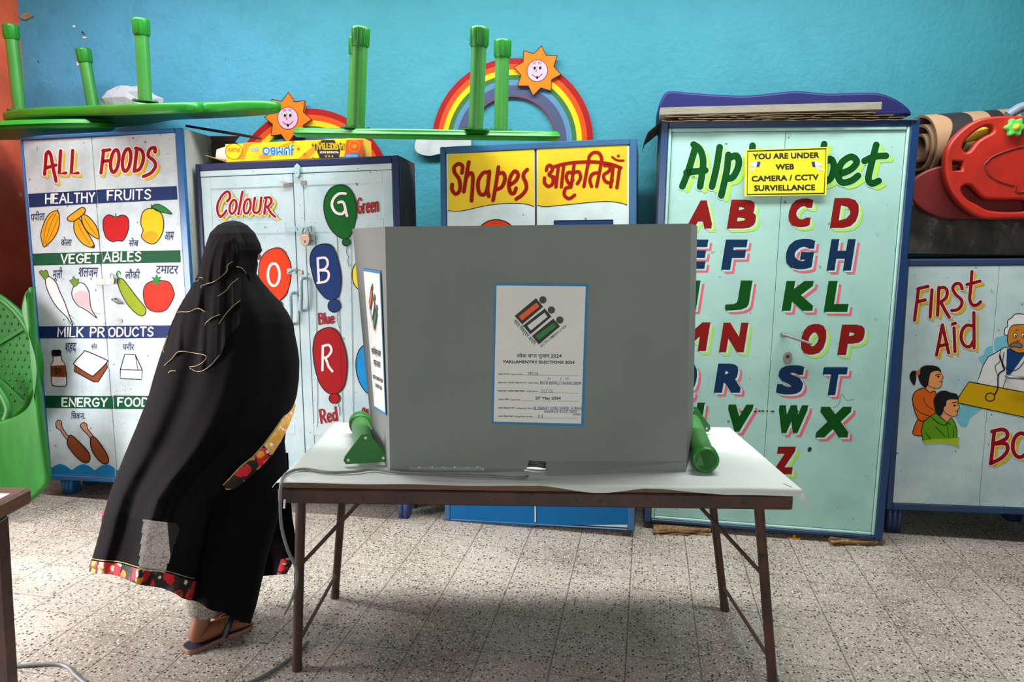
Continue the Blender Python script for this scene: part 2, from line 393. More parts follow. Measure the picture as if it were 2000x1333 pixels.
# ================================================================== THE ROOM
def mat_floor():
    m = bpy.data.materials.new('terrazzo_tile'); m.use_nodes = True; nt = m.node_tree; N = nt.nodes; L = nt.links; b = N['Principled BSDF']
    tc = N.new('ShaderNodeTexCoord'); mp = N.new('ShaderNodeMapping'); mp.inputs['Rotation'].default_value = (0, 0, radians(2.2))
    mp.inputs['Location'].default_value = (0.045, 0.03, 0); L.new(tc.outputs['Object'], mp.inputs['Vector'])
    V = mp.outputs[0]
    def vor(scale, thr, soft):
        v = N.new('ShaderNodeTexVoronoi'); v.inputs['Scale'].default_value = scale; v.inputs['Randomness'].default_value = 1.0; L.new(V, v.inputs['Vector'])
        r = N.new('ShaderNodeMapRange'); r.inputs[1].default_value = thr+soft; r.inputs[2].default_value = thr
        L.new(v.outputs['Distance'], r.inputs[0])
        sp = N.new('ShaderNodeSeparateColor'); L.new(v.outputs['Color'], sp.inputs[0])
        return r.outputs[0], sp.outputs[0]
    def mix(a, c, fac):
        x = N.new('ShaderNodeMix'); x.data_type = 'RGBA'
        if hasattr(a, 'links'): L.new(a, x.inputs[6])
        else: x.inputs[6].default_value = a
        x.inputs[7].default_value = c; L.new(fac, x.inputs[0]); return x.outputs[2]
    def math_(op, a, c):
        x = N.new('ShaderNodeMath'); x.operation = op
        for i, q in enumerate((a, c)):
            if q is None: continue
            if hasattr(q, 'links'): L.new(q, x.inputs[i])
            else: x.inputs[i].default_value = q
        return x.outputs[0]
    n = N.new('ShaderNodeTexNoise'); n.inputs['Scale'].default_value = 2.6; n.inputs['Detail'].default_value = 6; L.new(V, n.inputs['Vector'])
    nr = N.new('ShaderNodeMapRange'); nr.inputs[1].default_value = .35; nr.inputs[2].default_value = .68; L.new(n.outputs[0], nr.inputs[0])
    c = mix(rgb(172, 164, 153), rgb(140, 131, 120), nr.outputs[0])
    f1, r1 = vor(120, .30, .1); c = mix(c, rgb(216, 212, 204), math_('MULTIPLY', f1, math_('GREATER_THAN', r1, .62)))
    f3, r3 = vor(84, .27, .1); c = mix(c, rgb(190, 178, 162), math_('MULTIPLY', f3, math_('GREATER_THAN', r3, .5)))
    f2, r2 = vor(80, .31, .08); c = mix(c, rgb(50, 48, 45), math_('MULTIPLY', f2, math_('GREATER_THAN', r2, .66)))
    f4, r4 = vor(160, .3, .1); c = mix(c, rgb(74, 68, 62), math_('MULTIPLY', f4, math_('GREATER_THAN', r4, .7)))
    # joints between the 25 cm tiles, each column shifted
    sx = N.new('ShaderNodeSeparateXYZ'); L.new(V, sx.inputs[0])
    def joint(coord):
        fr = math_('FRACT', coord, None); d = math_('ABSOLUTE', math_('SUBTRACT', fr, .5), None)
        r = N.new('ShaderNodeMapRange'); r.inputs[1].default_value = .487; r.inputs[2].default_value = .496; L.new(d, r.inputs[0]); return r.outputs[0]
    X = math_('MULTIPLY', sx.outputs[0], 4.0); Y = math_('MULTIPLY', sx.outputs[1], 4.0)
    Ys = math_('ADD', Y, math_('MULTIPLY', math_('FLOOR', X, None), .37))
    jj = math_('MAXIMUM', joint(X), math_('MULTIPLY', joint(Ys), .75))
    c = mix(c, rgb(72, 64, 56), math_('MULTIPLY', jj, .8))
    L.new(c, b.inputs['Base Color'])
    rr = N.new('ShaderNodeMapRange'); rr.inputs[3].default_value = .30; rr.inputs[4].default_value = .55; L.new(n.outputs[0], rr.inputs[0]); L.new(rr.outputs[0], b.inputs['Roughness'])
    b.inputs['Specular IOR Level'].default_value = .16
    return m
def mat_wall():
    m = bpy.data.materials.new('turquoise_limewash'); m.use_nodes = True; nt = m.node_tree; N = nt.nodes; L = nt.links; b = N['Principled BSDF']
    tc = N.new('ShaderNodeTexCoord')
    def noise(s, d, lo, hi, a=0, c=1):
        n = N.new('ShaderNodeTexNoise'); n.inputs['Scale'].default_value = s; n.inputs['Detail'].default_value = d; n.inputs['Roughness'].default_value = .6; L.new(tc.outputs['Object'], n.inputs['Vector'])
        r = N.new('ShaderNodeMapRange'); r.inputs[1].default_value = lo; r.inputs[2].default_value = hi; r.inputs[3].default_value = a; r.inputs[4].default_value = c; L.new(n.outputs[0], r.inputs[0]); return r.outputs[0], n.outputs[0]
    def mix(a, c, fac):
        x = N.new('ShaderNodeMix'); x.data_type = 'RGBA'
        if hasattr(a, 'links'): L.new(a, x.inputs[6])
        else: x.inputs[6].default_value = a
        x.inputs[7].default_value = c; L.new(fac, x.inputs[0]); return x.outputs[2]
    # older, bluer coat towards the left corner
    sx = N.new('ShaderNodeSeparateXYZ'); L.new(tc.outputs['Object'], sx.inputs[0])
    n0 = noise(1.4, 5, .2, .8, -.9, .9)[0]; ad = N.new('ShaderNodeMath'); L.new(sx.outputs[0], ad.inputs[0]); L.new(n0, ad.inputs[1])
    lr = N.new('ShaderNodeMapRange'); lr.inputs[1].default_value = -1.2; lr.inputs[2].default_value = -3.4; L.new(ad.outputs[0], lr.inputs[0])
    c = mix(rgb(48, 126, 140), rgb(74, 144, 184), lr.outputs[0])
    f, _ = noise(9, 8, .5, .72, 0, .35); c = mix(c, rgb(42, 108, 126), f)
    f, _ = noise(2.2, 6, .5, .75, 0, .5); c = mix(c, rgb(62, 138, 152), f)
    f, _ = noise(26, 2, .77, .80); c = mix(c, rgb(40, 84, 100), f)
    f, _ = noise(17, 3, .79, .81); c = mix(c, rgb(205, 214, 206), f)
    L.new(c, b.inputs['Base Color']); b.inputs['Roughness'].default_value = .62; b.inputs['Specular IOR Level'].default_value = .3
    _, h1 = noise(38, 6, 0, 1); bp = N.new('ShaderNodeBump'); bp.inputs['Strength'].default_value = .35; bp.inputs['Distance'].default_value = .012
    L.new(h1, bp.inputs['Height']); L.new(bp.outputs[0], b.inputs['Normal'])
    return m
M_WALL = mat_wall()
M_RED = mat('red_wall_paint', rgb(232, 104, 66), .6, var=rgb(190, 64, 42), vscale=2.5, vamt=.8, specks=rgb(214, 190, 176), sscale=7, sthr=.70, bump=.25, bscale=30)
M_PLAIN = mat('plain_limewash', rgb(96, 120, 124), .8, var=rgb(80, 104, 108), vscale=2)
M_CEIL = mat('ceiling_whitewash', rgb(150, 152, 146), .85, var=rgb(130, 132, 126), vscale=2)
def wall(name, x0, x1, y0, y1, z0, z1, m):
    return MB().box(x0, x1, y0, y1, z0, z1, m, 0).obj(name, fix=True, kind='structure')
MB().box(RX0-.1, RX1+.1, RY0-.1, RY1+.1, -.1, 0, mat_floor(), 0).obj('floor', fix=True, kind='structure')
WB = wall('wall_back', RX0-.1, RX1+.1, RY1, RY1+.12, 0, RH, M_WALL)
wall('wall_left', RX0-.12, RX0, RY0, RY1, 0, RH, M_RED)
wall('wall_right', RX1, RX1+.12, RY0, RY1, 0, RH, M_PLAIN)
wall('wall_front', RX0, RX1, RY0-.12, RY0, 0, RH, M_PLAIN)
wall('ceiling', RX0-.1, RX1+.1, RY0-.1, RY1+.1, RH, RH+.1, M_CEIL)

def on_wall(pts, th, m, name):
    q = [ony(x, y, RY1-.001) for x, y in pts]
    MB().prism([(p.x, p.z) for p in q], lambda x, y, t: Vector((x, t, y)), RY1-.001-th, RY1-.0005, m, th*.3, smooth_side=False).obj(name, WB, fix=True)
M_CHIP = mat('broken_plaster', rgb(150, 132, 112), .9, var=rgb(70, 58, 50), vscale=30, bump=.4)
on_wall([(40, 32), (50, 26), (58, 24), (64, 30), (67, 33), (60, 36), (52, 40), (44, 38)], .012, M_CHIP, 'broken_plaster')
on_wall([(142, 50), (146, 49), (148, 53), (144, 55)], .003, mat('plaster_spot', rgb(206, 200, 182), .9), 'plaster_spot')
on_wall([(160, 72), (166, 71), (171, 74), (164, 76)], .003, MATS['plaster_spot'], 'plaster_spot')
on_wall([(150, 122), (154, 119), (156, 126), (151, 130)], .003, MATS['plaster_spot'], 'plaster_spot')
hk = ony(166, 66, RY1); MB().tube([hk+Vector((-.004, 0, .0)), hk+Vector((-.004, -.02, .0)), hk+Vector((.006, -.026, .008)), hk+Vector((.01, -.022, -.012))], .0028, mat('rusty_hook', rgb(60, 48, 44), .6), 8).obj('hook', WB)
# ------------------------------------------------------------------ shared paints
BLK = flat('black_outline_paint', 22, 22, 24); NAVY = flat('navy_paint', 22, 58, 108); INK = flat('dark_ink_paint', 34, 46, 84)
WHT = flat('white_paint', 226, 226, 222); RED = flat('crimson_paint', 144, 12, 20); YEL = flat('yellow_paint', 214, 172, 16)
GRN = flat('green_paint', 12, 104, 52); DGRN = flat('deep_green_paint', 4, 70, 14); LIME = flat('lime_paint', 164, 212, 78); PINK = flat('pink_paint', 220, 94, 116)
M_STEEL = mat('worn_steel', rgb(138, 136, 132), .45, var=rgb(92, 86, 80), vscale=40, metallic=.7)
M_BRASS = mat('worn_lock_metal', rgb(176, 150, 128), .35, var=rgb(120, 90, 74), vscale=60, metallic=.8)
M_DARK = mat('dark_gap', rgb(26, 24, 22), .8)

def cab_pose(X, Y, ya, ro, pt, w, h, leg, s=1.0):
    o = EYE + (Vector((X, Y, leg))-EYE)*s
    R = Matrix.Rotation(ya, 3, 'Z') @ Matrix.Rotation(ro, 3, 'Y') @ Matrix.Rotation(pt, 3, 'X')
    return o, R, w*s, h*s
def rect(pl, d, TL, TR, BR, BL):
    q = [pl.uv(*p, d) for p in (TL, TR, BR, BL)]
    return (q[0][0]+q[3][0])/2, (q[1][0]+q[2][0])/2, (q[2][1]+q[3][1])/2, (q[0][1]+q[1][1])/2
def carcass(root, w, h, dep, fr, m_frame, m_side, door, m_in=None, rail=None):
    """box body: sides, top, bottom, back and the front frame round the door opening"""
    x0, x1, z0, z1 = door; b = MB(); t = .018
    b.box(0, t, .02, dep, 0, h, m_side); b.box(w-t, w, .02, dep, 0, h, m_side)
    b.box(t, w-t, .02, dep, h-t, h, m_side); b.box(t, w-t, .02, dep, 0, t, m_side); b.box(t, w-t, dep-.012, dep, t, h-t, m_side)
    f = MB()
    f.box(0, x0, 0, .024, 0, h, m_frame, .004); f.box(x1, w, 0, .024, 0, h, m_frame, .004)
    f.box(x0, x1, 0, .024, z1, h, m_frame, .004); f.box(x0, x1, 0, .024, 0, z0, m_frame, .004)
    b.obj('body', root, True, True); f.obj('front_frame', root, True, True)
def legs_to_floor(root, spots, m, n=3, wd=.075, taper=.8):
    """fluted feet from the body down to the floor, built in room coordinates"""
    M = MW[root.name]
    for (x, y) in spots:
        top = M @ Vector((x, y, 0.003)); b = MB(); 
        for k in range(n):
            xx = top.x-wd/2+wd*(k+.5)/n; r = wd/n*.58
            b.tube([(xx, top.y, top.z), (xx+(top.x-xx)*.1, top.y, top.z*.5), (top.x+(xx-top.x)*taper, top.y+.004, 0.001)], r, m, 10)
        b.box(top.x-wd*.45, top.x+wd*.45, top.y+.005, top.y+.06, .001, top.z, m, .004)
        b.obj('leg', root, False, True)
def padlock(name, c, sc, label, face=(0, -1, 0)):
    """padlock hanging in front of a cupboard door: body and shackle"""
    c = Vector(c); root = thing(name, label, 'padlock', c)
    b = MB(); s = sc
    b.prism([(x*s, z*s) for x, z in spline([(-.022, .0), (-.026, -.02), (-.018, -.045), (0, -.052), (.018, -.045), (.026, -.02), (.022, 0), (0, .004)], True, 5)],
            lambda x, y, t: c+Vector((x, t, y)), -.011*s, .011*s, M_BRASS, .003*s)
    b.obj('lock_body', root)
    MB().tube([c+Vector((x*s, 0, z*s)) for x, z in spline([(-.015, -.004), (-.016, .02), (-.008, .036), (.008, .036), (.016, .02), (.015, -.004)], False, 6)], .0042*s, M_STEEL, 8).obj('shackle', root)
    MB().box(c.x-.002*s, c.x+.002*s, c.y-.0125*s, c.y-.0115*s, c.z-.036*s, c.z-.024*s, M_DARK, 0).obj('keyhole', root)

# ================================================================== ALL FOODS CUPBOARD
FOODDOOR = mat('foods_door_paint', rgb(184, 199, 202), .5, var=rgb(146, 160, 164), vscale=5, vamt=.75, specks=rgb(96, 104, 104), sscale=46, sthr=.69)
M_FBLUE = mat('sky_blue_gloss_paint', rgb(24, 98, 154), .3, var=rgb(70, 96, 130), vscale=7, vamt=.6)
M_FSIDE = mat('grey_cupboard_side', rgb(168, 172, 168), .6, var=rgb(120, 122, 118), vscale=5)
o, R, w, h = cab_pose(-3.0064, 3.2724, -.0287, -.0327, -.0244, .9229, 1.8074, .1204, 1.02)
cab = thing('cupboard', 'tall white two-door cupboard painted ALL FOODS with fruit and vegetable pictures', 'cupboard', o, R)
PLF = Plane(o, R); DF = .006
dr = rect(PLF, DF, (46.5, 273.6), (339.3, 259.4), (389, 941), (97, 927))
carcass(cab, w, h, .26, .03, M_FBLUE, M_FSIDE, dr)
seam = (PLF.uv(180.5, 264, DF)[0]+PLF.uv(226, 927, DF)[0])/2
dl = MB().box(dr[0]+.002, seam-.0015, DF, DF+.02, dr[2]+.002, dr[3]-.002, FOODDOOR, .002)
dg = MB().box(seam+.0015, dr[1]-.002, DF, DF+.02, dr[2]+.002, dr[3]-.002, FOODDOOR, .002)
P = Paint(PLF, lambda u, v: dl if u < seam else dg, DF)
A4 = (20, 240, 3.5075); A5 = (20, 600, 3.175)
P.at(A4)
brush(P, [['l', (236, 352), (246, 215)], [(246, 215), (262, 198), (278, 225), (292, 300), (314, 400)], ['l', (250, 308), (312, 290)], ['l', (345, 192), (336, 347), (380, 344)], ['l', (428, 190), (418, 346), (464, 344)],
          ['l', (640, 188), (622, 344)], ['l', (634, 192), (682, 184)], ['l', (632, 265), (672, 260)]] + [ell(x, y, 27, 78, 16, 8)+[ell(x, y, 27, 78, 16, 8)[0]] for x, y in ((716, 262), (797, 255))] +
      [['l', (868, 174), (850, 330)], [(858, 175), (900, 190), (912, 245), (888, 315), (848, 332)], [(992, 200), (990, 172), (958, 180), (945, 225), (985, 262), (995, 300), (962, 345), (912, 368)]],
      24, RED, 6, ((18, 18), YEL, 24), (WHT, 36))
BBL = flat('band_blue_paint', 22, 44, 90); BGR = flat('band_green_paint', 6, 76, 44)
P.poly([(122, 487), (590, 460), (600, 553), (130, 581)], BBL); P.poly([(592, 459), (1140, 433), (1146, 526), (602, 553)], BBL)
P.poly([(155, 897), (625, 883), (632, 968), (160, 979)], BGR); P.poly([(627, 883), (1165, 873), (1168, 957), (634, 967)], BGR)
hand(P, 'HEALTHY', (243, 553), (576, 541), 62, 10, WHT, slant=.05); hand(P, 'FRUITS', (667, 530), (960, 521), 64, 10, WHT, slant=.06)
hand(P, 'VEGET', (348, 962), (604, 956), 58, 10, WHT, slant=.06); hand(P, 'ABLES', (640, 951), (892, 946), 60, 10, WHT, slant=.06)
# fruit
OY = flat('papaya_paint', 220, 152, 8); MY = flat('mango_paint', 226, 182, 12); AR = flat('apple_paint', 178, 8, 8); LG = flat('leaf_paint', 30, 120, 48)
P.shape([(228, 848), (210, 780), (218, 725), (250, 648), (285, 612), (325, 606), (337, 655), (330, 725), (298, 790), (252, 838)], OY, BLK, 5)
for q in ([(315, 620), (280, 690), (235, 835)], [(328, 640), (300, 720), (245, 838)], [(300, 618), (250, 690), (226, 830)]): P.stroke(q, 2.5, BLK, 3)
P.stroke([(322, 608), (325, 590)], 4, BLK, 3)
P.shape([(445, 655), (435, 720), (455, 780), (505, 835), (570, 857), (573, 832), (545, 780), (505, 715), (475, 660)], OY, BLK, 5)
P.shape([(487, 645), (500, 700), (540, 758), (602, 796), (608, 770), (590, 712), (548, 655), (505, 628)], OY, BLK, 5)
P.poly([(555, 850), (572, 857), (572, 838)], BLK, 4)
P.shape([(392, 650), (402, 672), (440, 672), (505, 622), (512, 592), (490, 580), (440, 612)], OY, BLK, 5, 3)
for q in ([(462, 680), (490, 745), (545, 830)], [(505, 650), (540, 705), (590, 770)]): P.stroke(q, 2.5, BLK, 3)
P.shape([(635, 690), (642, 655), (675, 630), (722, 645), (770, 632), (803, 652), (812, 700), (800, 760), (772, 808), (735, 808), (700, 815), (660, 790), (640, 740)], AR, BLK, 5)
P.stroke([(722, 625), (722, 660)], 8, LG, 3)
P.shape([(905, 620), (940, 590), (990, 590), (1035, 625), (1051, 690), (1040, 760), (1000, 820), (960, 830), (915, 805), (898, 775), (910, 738), (894, 690)], MY, BLK, 5)
P.poly([(905, 770), (960, 740), (1010, 770), (990, 815), (955, 822), (915, 800)], OY, 2, True)
P.shape([(972, 572), (1010, 558), (1060, 580), (1108, 625), (1060, 618), (1000, 602)], LG, BLK, 4); P.stroke([(965, 560), (968, 592)], 5, BLK, 3)
def hindi(s, x0, y0, x1, y1, dy=0, m=INK, off=.012, L=3): P.text(s, (x0, y1+dy), (x1, y1), y1-y0, m, L, off, box=True, slant=.08)
hindi('पपीता', 140, 600, 236, 668, 8); hindi('केला', 345, 782, 420, 845); hindi('सेब', 810, 788, 876, 850); hindi('आम', 1055, 745, 1118, 806)
hindi('मूली', 288, 988, 352, 1090); hindi('शलज़म', 465, 992, 597, 1076); hindi('लौकी', 785, 1000, 886, 1072); hindi('टमाटर', 995, 980, 1148, 1036)
# vegetables
TW = flat('radish_white_paint', 226, 218, 216); TP = flat('turnip_pink_paint', 226, 168, 172); GG = flat('gourd_paint', 136, 156, 22); TR_ = flat('tomato_paint', 200, 38, 14); OLV = flat('radish_leaf_paint', 96, 134, 40)
P.shape([(240, 1072), (262, 1052), (310, 1090), (340, 1160), (372, 1230), (400, 1310), (428, 1392), (385, 1330), (330, 1275), (290, 1220), (252, 1140)], TW, BLK, 5)
P.shape([(236, 1076), (195, 1020), (215, 1010), (228, 1022), (240, 1008), (252, 1014), (264, 1052)], OLV, BLK, 3, 3, False)
for q in ([(400, 1310), (440, 1345)], [(408, 1330), (445, 1390)], [(395, 1320), (405, 1400)]): P.stroke(q, 2.5, BLK, 3)
P.shape([(430, 1130), (470, 1098), (510, 1108), (540, 1165), (548, 1245), (562, 1290), (592, 1338), (545, 1302), (500, 1272), (460, 1250), (424, 1190)], TW, BLK, 5)
P.poly([(432, 1185), (480, 1150), (532, 1170), (542, 1245), (556, 1292), (575, 1318), (500, 1264), (455, 1240)], TP, 2, True)
P.shape([(440, 1128), (404, 1078), (424, 1075), (432, 1050), (448, 1075), (468, 1068), (462, 1110)], OLV, BLK, 3, 3, False)
for q in ([(570, 1300), (620, 1312)], [(575, 1310), (600, 1345)]): P.stroke(q, 2.5, BLK, 3)
P.shape([(735, 1075), (770, 1072), (810, 1120), (870, 1200), (920, 1260), (929, 1300), (905, 1324), (860, 1305), (800, 1240), (752, 1150)], GG, BLK, 5)
P.stroke([(748, 1072), (730, 1045), (738, 1018), (755, 1028)], 9, LG, 3)
P.shape([(930, 1108), (980, 1083), (1030, 1080), (1090, 1095), (1118, 1150), (1120, 1195), (1070, 1280), (1010, 1297), (950, 1280), (920, 1230), (911, 1160)], TR_, BLK, 5)
P.poly([(965, 1055), (990, 1062), (1003, 1036), (1012, 1060), (1036, 1052), (1020, 1080), (1036, 1102), (1010, 1096), (1004, 1124), (990, 1096), (972, 1112), (982, 1080)], LG, 3)
# milk products
P.at(A5)
P.poly([(175, 120), (604, 117), (611, 196), (180, 193)], BBL); P.poly([(606, 117), (1125, 112), (1132, 191), (613, 196)], BBL)
P.poly([(208, 550), (635, 553), (640, 633), (215, 625)], BGR); P.poly([(638, 549), (1152, 556), (1158, 638), (644, 633)], BGR)
hand(P, 'MILK PR', (294, 184), (581, 184), 56, 9, WHT, slant=.05); hand(P, 'ODUCTS', (611, 183), (884, 180), 54, 9, WHT, slant=.05)
hand(P, 'ENERGY', (322, 616), (598, 617), 50, 9, WHT, slant=.04); hand(P, 'FOODS', (668, 614), (900, 616), 50, 9, WHT, slant=.04)
BRN = flat('brown_paint', 122, 62, 30); LBR = flat('bone_paint', 172, 122, 98); PKW = flat('milk_paint', 222, 206, 206); CRM = flat('bread_paint', 214, 212, 210)
P.shape([(270, 300), (266, 335), (253, 370), (258, 470), (275, 489), (330, 490), (349, 475), (342, 365), (320, 330), (316, 300)], PKW, BLK, 4)
P.poly([(254, 366), (343, 360), (346, 435), (257, 432)], BRN, 3); P.text('दूध', (275, 420), (318, 420), 40, BLK, 4, 0, box=True)
P.shape([(256, 278), (262, 268), (308, 266), (316, 276), (314, 302), (260, 304)], BLK, BLK, 3, 3, False)
P.shape([(398, 350), (396, 398), (518, 465), (545, 465), (602, 376), (598, 340), (520, 415)], BRN, BLK, 5, 1, False)
P.shape([(470, 274), (590, 326), (598, 345), (522, 420), (500, 424), (402, 362), (399, 342), (452, 284)], CRM, BLK, 5, 3)
P.shape([(710, 294), (775, 297), (818, 390), (815, 450), (683, 444), (683, 388)], CRM, BLK, 5, 1, False); P.stroke([(683, 389), (818, 392)], 5, BLK, 3); P.stroke([(775, 297), (792, 390)], 4, BLK, 3)
hindi('शहद', 338, 222, 406, 288); hindi('ब्रेड', 500, 222, 537, 268); hindi('पनीर', 697, 218, 766, 268); hindi('िचकन', 375, 645, 456, 696)
def drum(bone, meat):
    P.shape(bone, LBR, BLK, 4, 1); P.shape(meat, BRN, BLK, 5, 3)
drum([(283, 722), (296, 702), (318, 712), (322, 745), (350, 790), (372, 812), (356, 826), (325, 790), (308, 762), (288, 752)], [(357, 820), (378, 796), (440, 850), (490, 910), (490, 955), (460, 966), (410, 930), (358, 862)])
drum([(434, 736), (452, 717), (475, 728), (480, 755), (516, 805), (502, 820), (478, 790), (452, 765)], [(497, 820), (517, 805), (552, 840), (602, 920), (607, 965), (577, 972), (535, 935), (503, 880)])
WAVE = flat('wave_blue_paint', 22, 112, 168)
for x0, x1 in ((240, 650), (654, 1190)):
    top = []
    n_ = int((x1-x0)/8)
    for i in range(n_+1):
        x = x0+(x1-x0)*i/n_; ph = ((x-240) % 142)/142; top.append((x, 1012-38*sin(pi*ph)+(x-240)*.01))
    P.poly([(x0, 1034+(x0-240)*.045)]+top+[(x1, 1034+(x1-240)*.045)], WAVE)
P.at(A4)
dl.obj('door', cab, True, True, label='left door painted ALL, papaya, bananas, radish, turnip and drumsticks')
dr_ = dg.obj('door', cab, True, True, label='right door painted FOODS, apple, mango, gourd and tomato')
hp = MB(); q0 = [PLF.uv(20+x/3.5075, 240+y/3.5075, DF) for x, y in ((590, 1112), (668, 1066))]
hp.box(q0[0][0], q0[1][0]+.02, DF-.004, DF-.001, q0[0][1], q0[1][1], M_STEEL, .001); hp.obj('hasp', dr_, True, True)
q0 = [PLF.uv(20+x/3.5075, 240+y/3.5075, DF) for x, y in ((722, 1208), (765, 1236))]
hb = MB().tube([Vector((q0[0][0], DF, q0[0][1])), Vector((q0[0][0], DF-.025, q0[0][1])), Vector((q0[1][0], DF-.025, q0[1][1])), Vector((q0[1][0], DF, q0[1][1]))], .006, M_STEEL, 8); hb.obj('handle', dr_, True)
q0 = PLF.uv(20+685/3.175, 600+85/3.175, DF)
MB().tube([Vector((q0[0], DF-.004, q0[1])), Vector((q0[0], DF, q0[1]))], .012, M_STEEL, 14).obj('keyhole_plate', dr_, True)
padlock('padlock', PLF.P(20+697/3.5075, 240+1066/3.5075, DF-.02), .62, 'small brass padlock on the hasp of the ALL FOODS cupboard')
legs_to_floor(cab, [(.07, .05), (w-.09, .05), (.07, .2), (w-.09, .2)], M_FBLUE)

# ================================================================== COLOUR CUPBOARD
COLDOOR = mat('colour_door_paint', rgb(172, 189, 190), .5, var=rgb(134, 168, 176), vscale=4, vamt=.8, specks=rgb(90, 100, 100), sscale=40, sthr=.70)
M_CNAVY = mat('navy_frame_paint', rgb(22, 34, 74), .4, var=rgb(26, 34, 66), vscale=6)
M_CSIDE = mat('dark_brown_board', rgb(66, 54, 48), .7, var=rgb(42, 34, 32), vscale=6)
o, R, w, h = cab_pose(-2.0971, 3.3548, -.011, -.035, -.0335, 1.0804, 1.69, .1082, 1.0)
cab = thing('cupboard', 'navy framed cupboard with panelled pale doors painted Colour and balloons', 'cupboard', o, R)
PLC = Plane(o, R); DC = .004
A6 = (370, 280, 2.2216)
def c6(x, y, T=A6): return (T[0]+x/T[2], T[1]+y/T[2])
q = [PLC.uv(*c6(50, 118), DC), PLC.uv(*c6(878, 88), DC), PLC.uv(*c6(888, 365), DC), PLC.uv(*c6(60, 440), DC)]
dr = ((q[0][0]+q[3][0])/2, (q[1][0]+q[2][0])/2, .05, (q[0][1]+q[1][1])/2)
carcass(cab, w, h, .26, .03, M_CNAVY, M_CSIDE, dr)
MB().box(dr[0]+.001, dr[1]-.001, DC-.002, DC+.018, dr[3]-.03, dr[3]-.001, COLDOOR, .002).obj('head_rail', cab, True, True)
seam = (PLC.uv(*c6(455, 140), DC)[0]+PLC.uv(*c6(490, 1190), DC)[0])/2
top = dr[3]-.033
dl = MB(); dg = MB()
zr0 = PLC.uv(*c6(300, 392), DC)[1]; zr1 = PLC.uv(*c6(300, 343), DC)[1]; zp = PLC.uv(*c6(300, 190), DC)[1]
zb = PLC.uv(*c6(420, 1240), DC)[1]
def panelled(mb, x0, x1):
    sw = .05
    mb.box(x0, x1, DC+.003, DC+.02, dr[2]+.002, top, COLDOOR, .001)
    for a, b_ in ((x0, x0+sw), (x1-sw, x1)): mb.box(a, b_, DC, DC+.012, dr[2]+.002, top, COLDOOR, .0012)
    for a, b_ in ((zp, top), (zr0, zr1), (zb-.03, zb+.03), (dr[2]+.002, dr[2]+.07)): mb.box(x0+sw, x1-sw, DC, DC+.012, a, b_, COLDOOR, .0012)
panelled(dl, dr[0]+.002, seam-.002); panelled(dg, seam+.002, dr[1]-.002)
P = Paint(PLC, lambda u, v: dl if u < seam else dg, DC)
P.at(A6)
# thin board joints in the lower panels
for x0, x1 in ((548, 556), (640, 668), (700, 712)): P.stroke([(x0, 400), (x1, 1230)], 2, M_DARK, 1, False, butt=True)
P.at((400, 350, 6.667))
brush(P, [[(290, 290), (325, 245), (320, 180), (280, 165), (220, 220), (170, 320), (165, 420), (200, 490), (245, 460), (280, 410)], ell(368, 362, 42, 90, 16, 12)+[ell(368, 362, 42, 90, 16, 12)[0]], ['l', (490, 165), (437, 455)],
          ell(552, 355, 42, 95, 16, 10)+[ell(552, 355, 42, 95, 16, 10)[0]], [(652, 245), (632, 390), (655, 440), (695, 430), (720, 380), (735, 240)], ['l', (800, 245), (775, 450)], [(780, 245), (845, 240), (868, 290), (830, 350), (800, 362)], [(815, 360), (860, 440), (915, 490)]],
      34, RED, 6, ((48, 40), YEL, 26), (WHT, 50))
BGN = flat('balloon_green_paint', 4, 86, 24); BOR = flat('balloon_orange_paint', 204, 52, 4); BBU = flat('balloon_blue_paint', 14, 46, 98); BRD = flat('balloon_red_paint', 144, 10, 16); BSK = flat('balloon_sky_paint', 20, 126, 186); BYL = flat('balloon_yellow_paint', 226, 200, 30)
def balloon(pts, knot, string, fill):
    P.shape(pts, fill, BLK, 3.2*P.T[2]/2.2, 1); 
    if knot: P.shape(ell(*knot), fill, BLK, 3*P.T[2]/2.2, 3)
    if string: P.stroke(string, 2.2*P.T[2]/2.2, BLK, 3)
balloon([(1755, 75), (1870, 110), (1945, 230), (1976, 390), (1952, 600), (1890, 740), (1830, 785), (1750, 755), (1660, 680), (1590, 560), (1550, 400), (1562, 250), (1640, 120)], (1840, 825, 50, 48, 16), [(1855, 880), (1845, 950), (1870, 1010), (1862, 1060), (1875, 1140)], BGN)
P.stroke([(1832, 190), (1750, 190), (1680, 250), (1655, 340), (1700, 430), (1780, 455), (1822, 420)], 34, PKW, 5); P.stroke([(1740, 305), (1795, 298), (1822, 350), (1835, 420), (1852, 478)], 34, PKW, 5)
P.at((420, 430, 6.35)); balloon([(770, 345), (850, 382), (910, 470), (945, 600), (930, 780), (880, 920), (790, 1005), (690, 985), (600, 880), (548, 760), (540, 640), (562, 500), (640, 390)], (780, 1060, 55, 50, 16), None, BOR)
P.stroke(ell(727, 678, 72, 138, 20), 34, PKW, 5, True, True)
P.at(A6)
balloon([(590, 437), (625, 455), (650, 530), (658, 600), (648, 660), (625, 678), (590, 672), (550, 620), (527, 540), (524, 490), (545, 450)], (628, 706, 27, 28, 16), [(645, 735), (640, 760), (651, 803)], BBU)
brush(P, [['l', (556, 500), (562, 606)], [(556, 500), (590, 498), (600, 522), (588, 545), (558, 552)], [(558, 552), (598, 555), (604, 580), (590, 600), (556, 606)]], 10, PKW, 5)
balloon([(600, 800), (640, 815), (668, 870), (683, 940), (680, 1015), (665, 1065), (630, 1090), (592, 1078), (560, 1030), (540, 950), (536, 880), (552, 825)], (629, 1108, 23, 22, 16), [(645, 1130), (650, 1150), (652, 1183)], BRD)
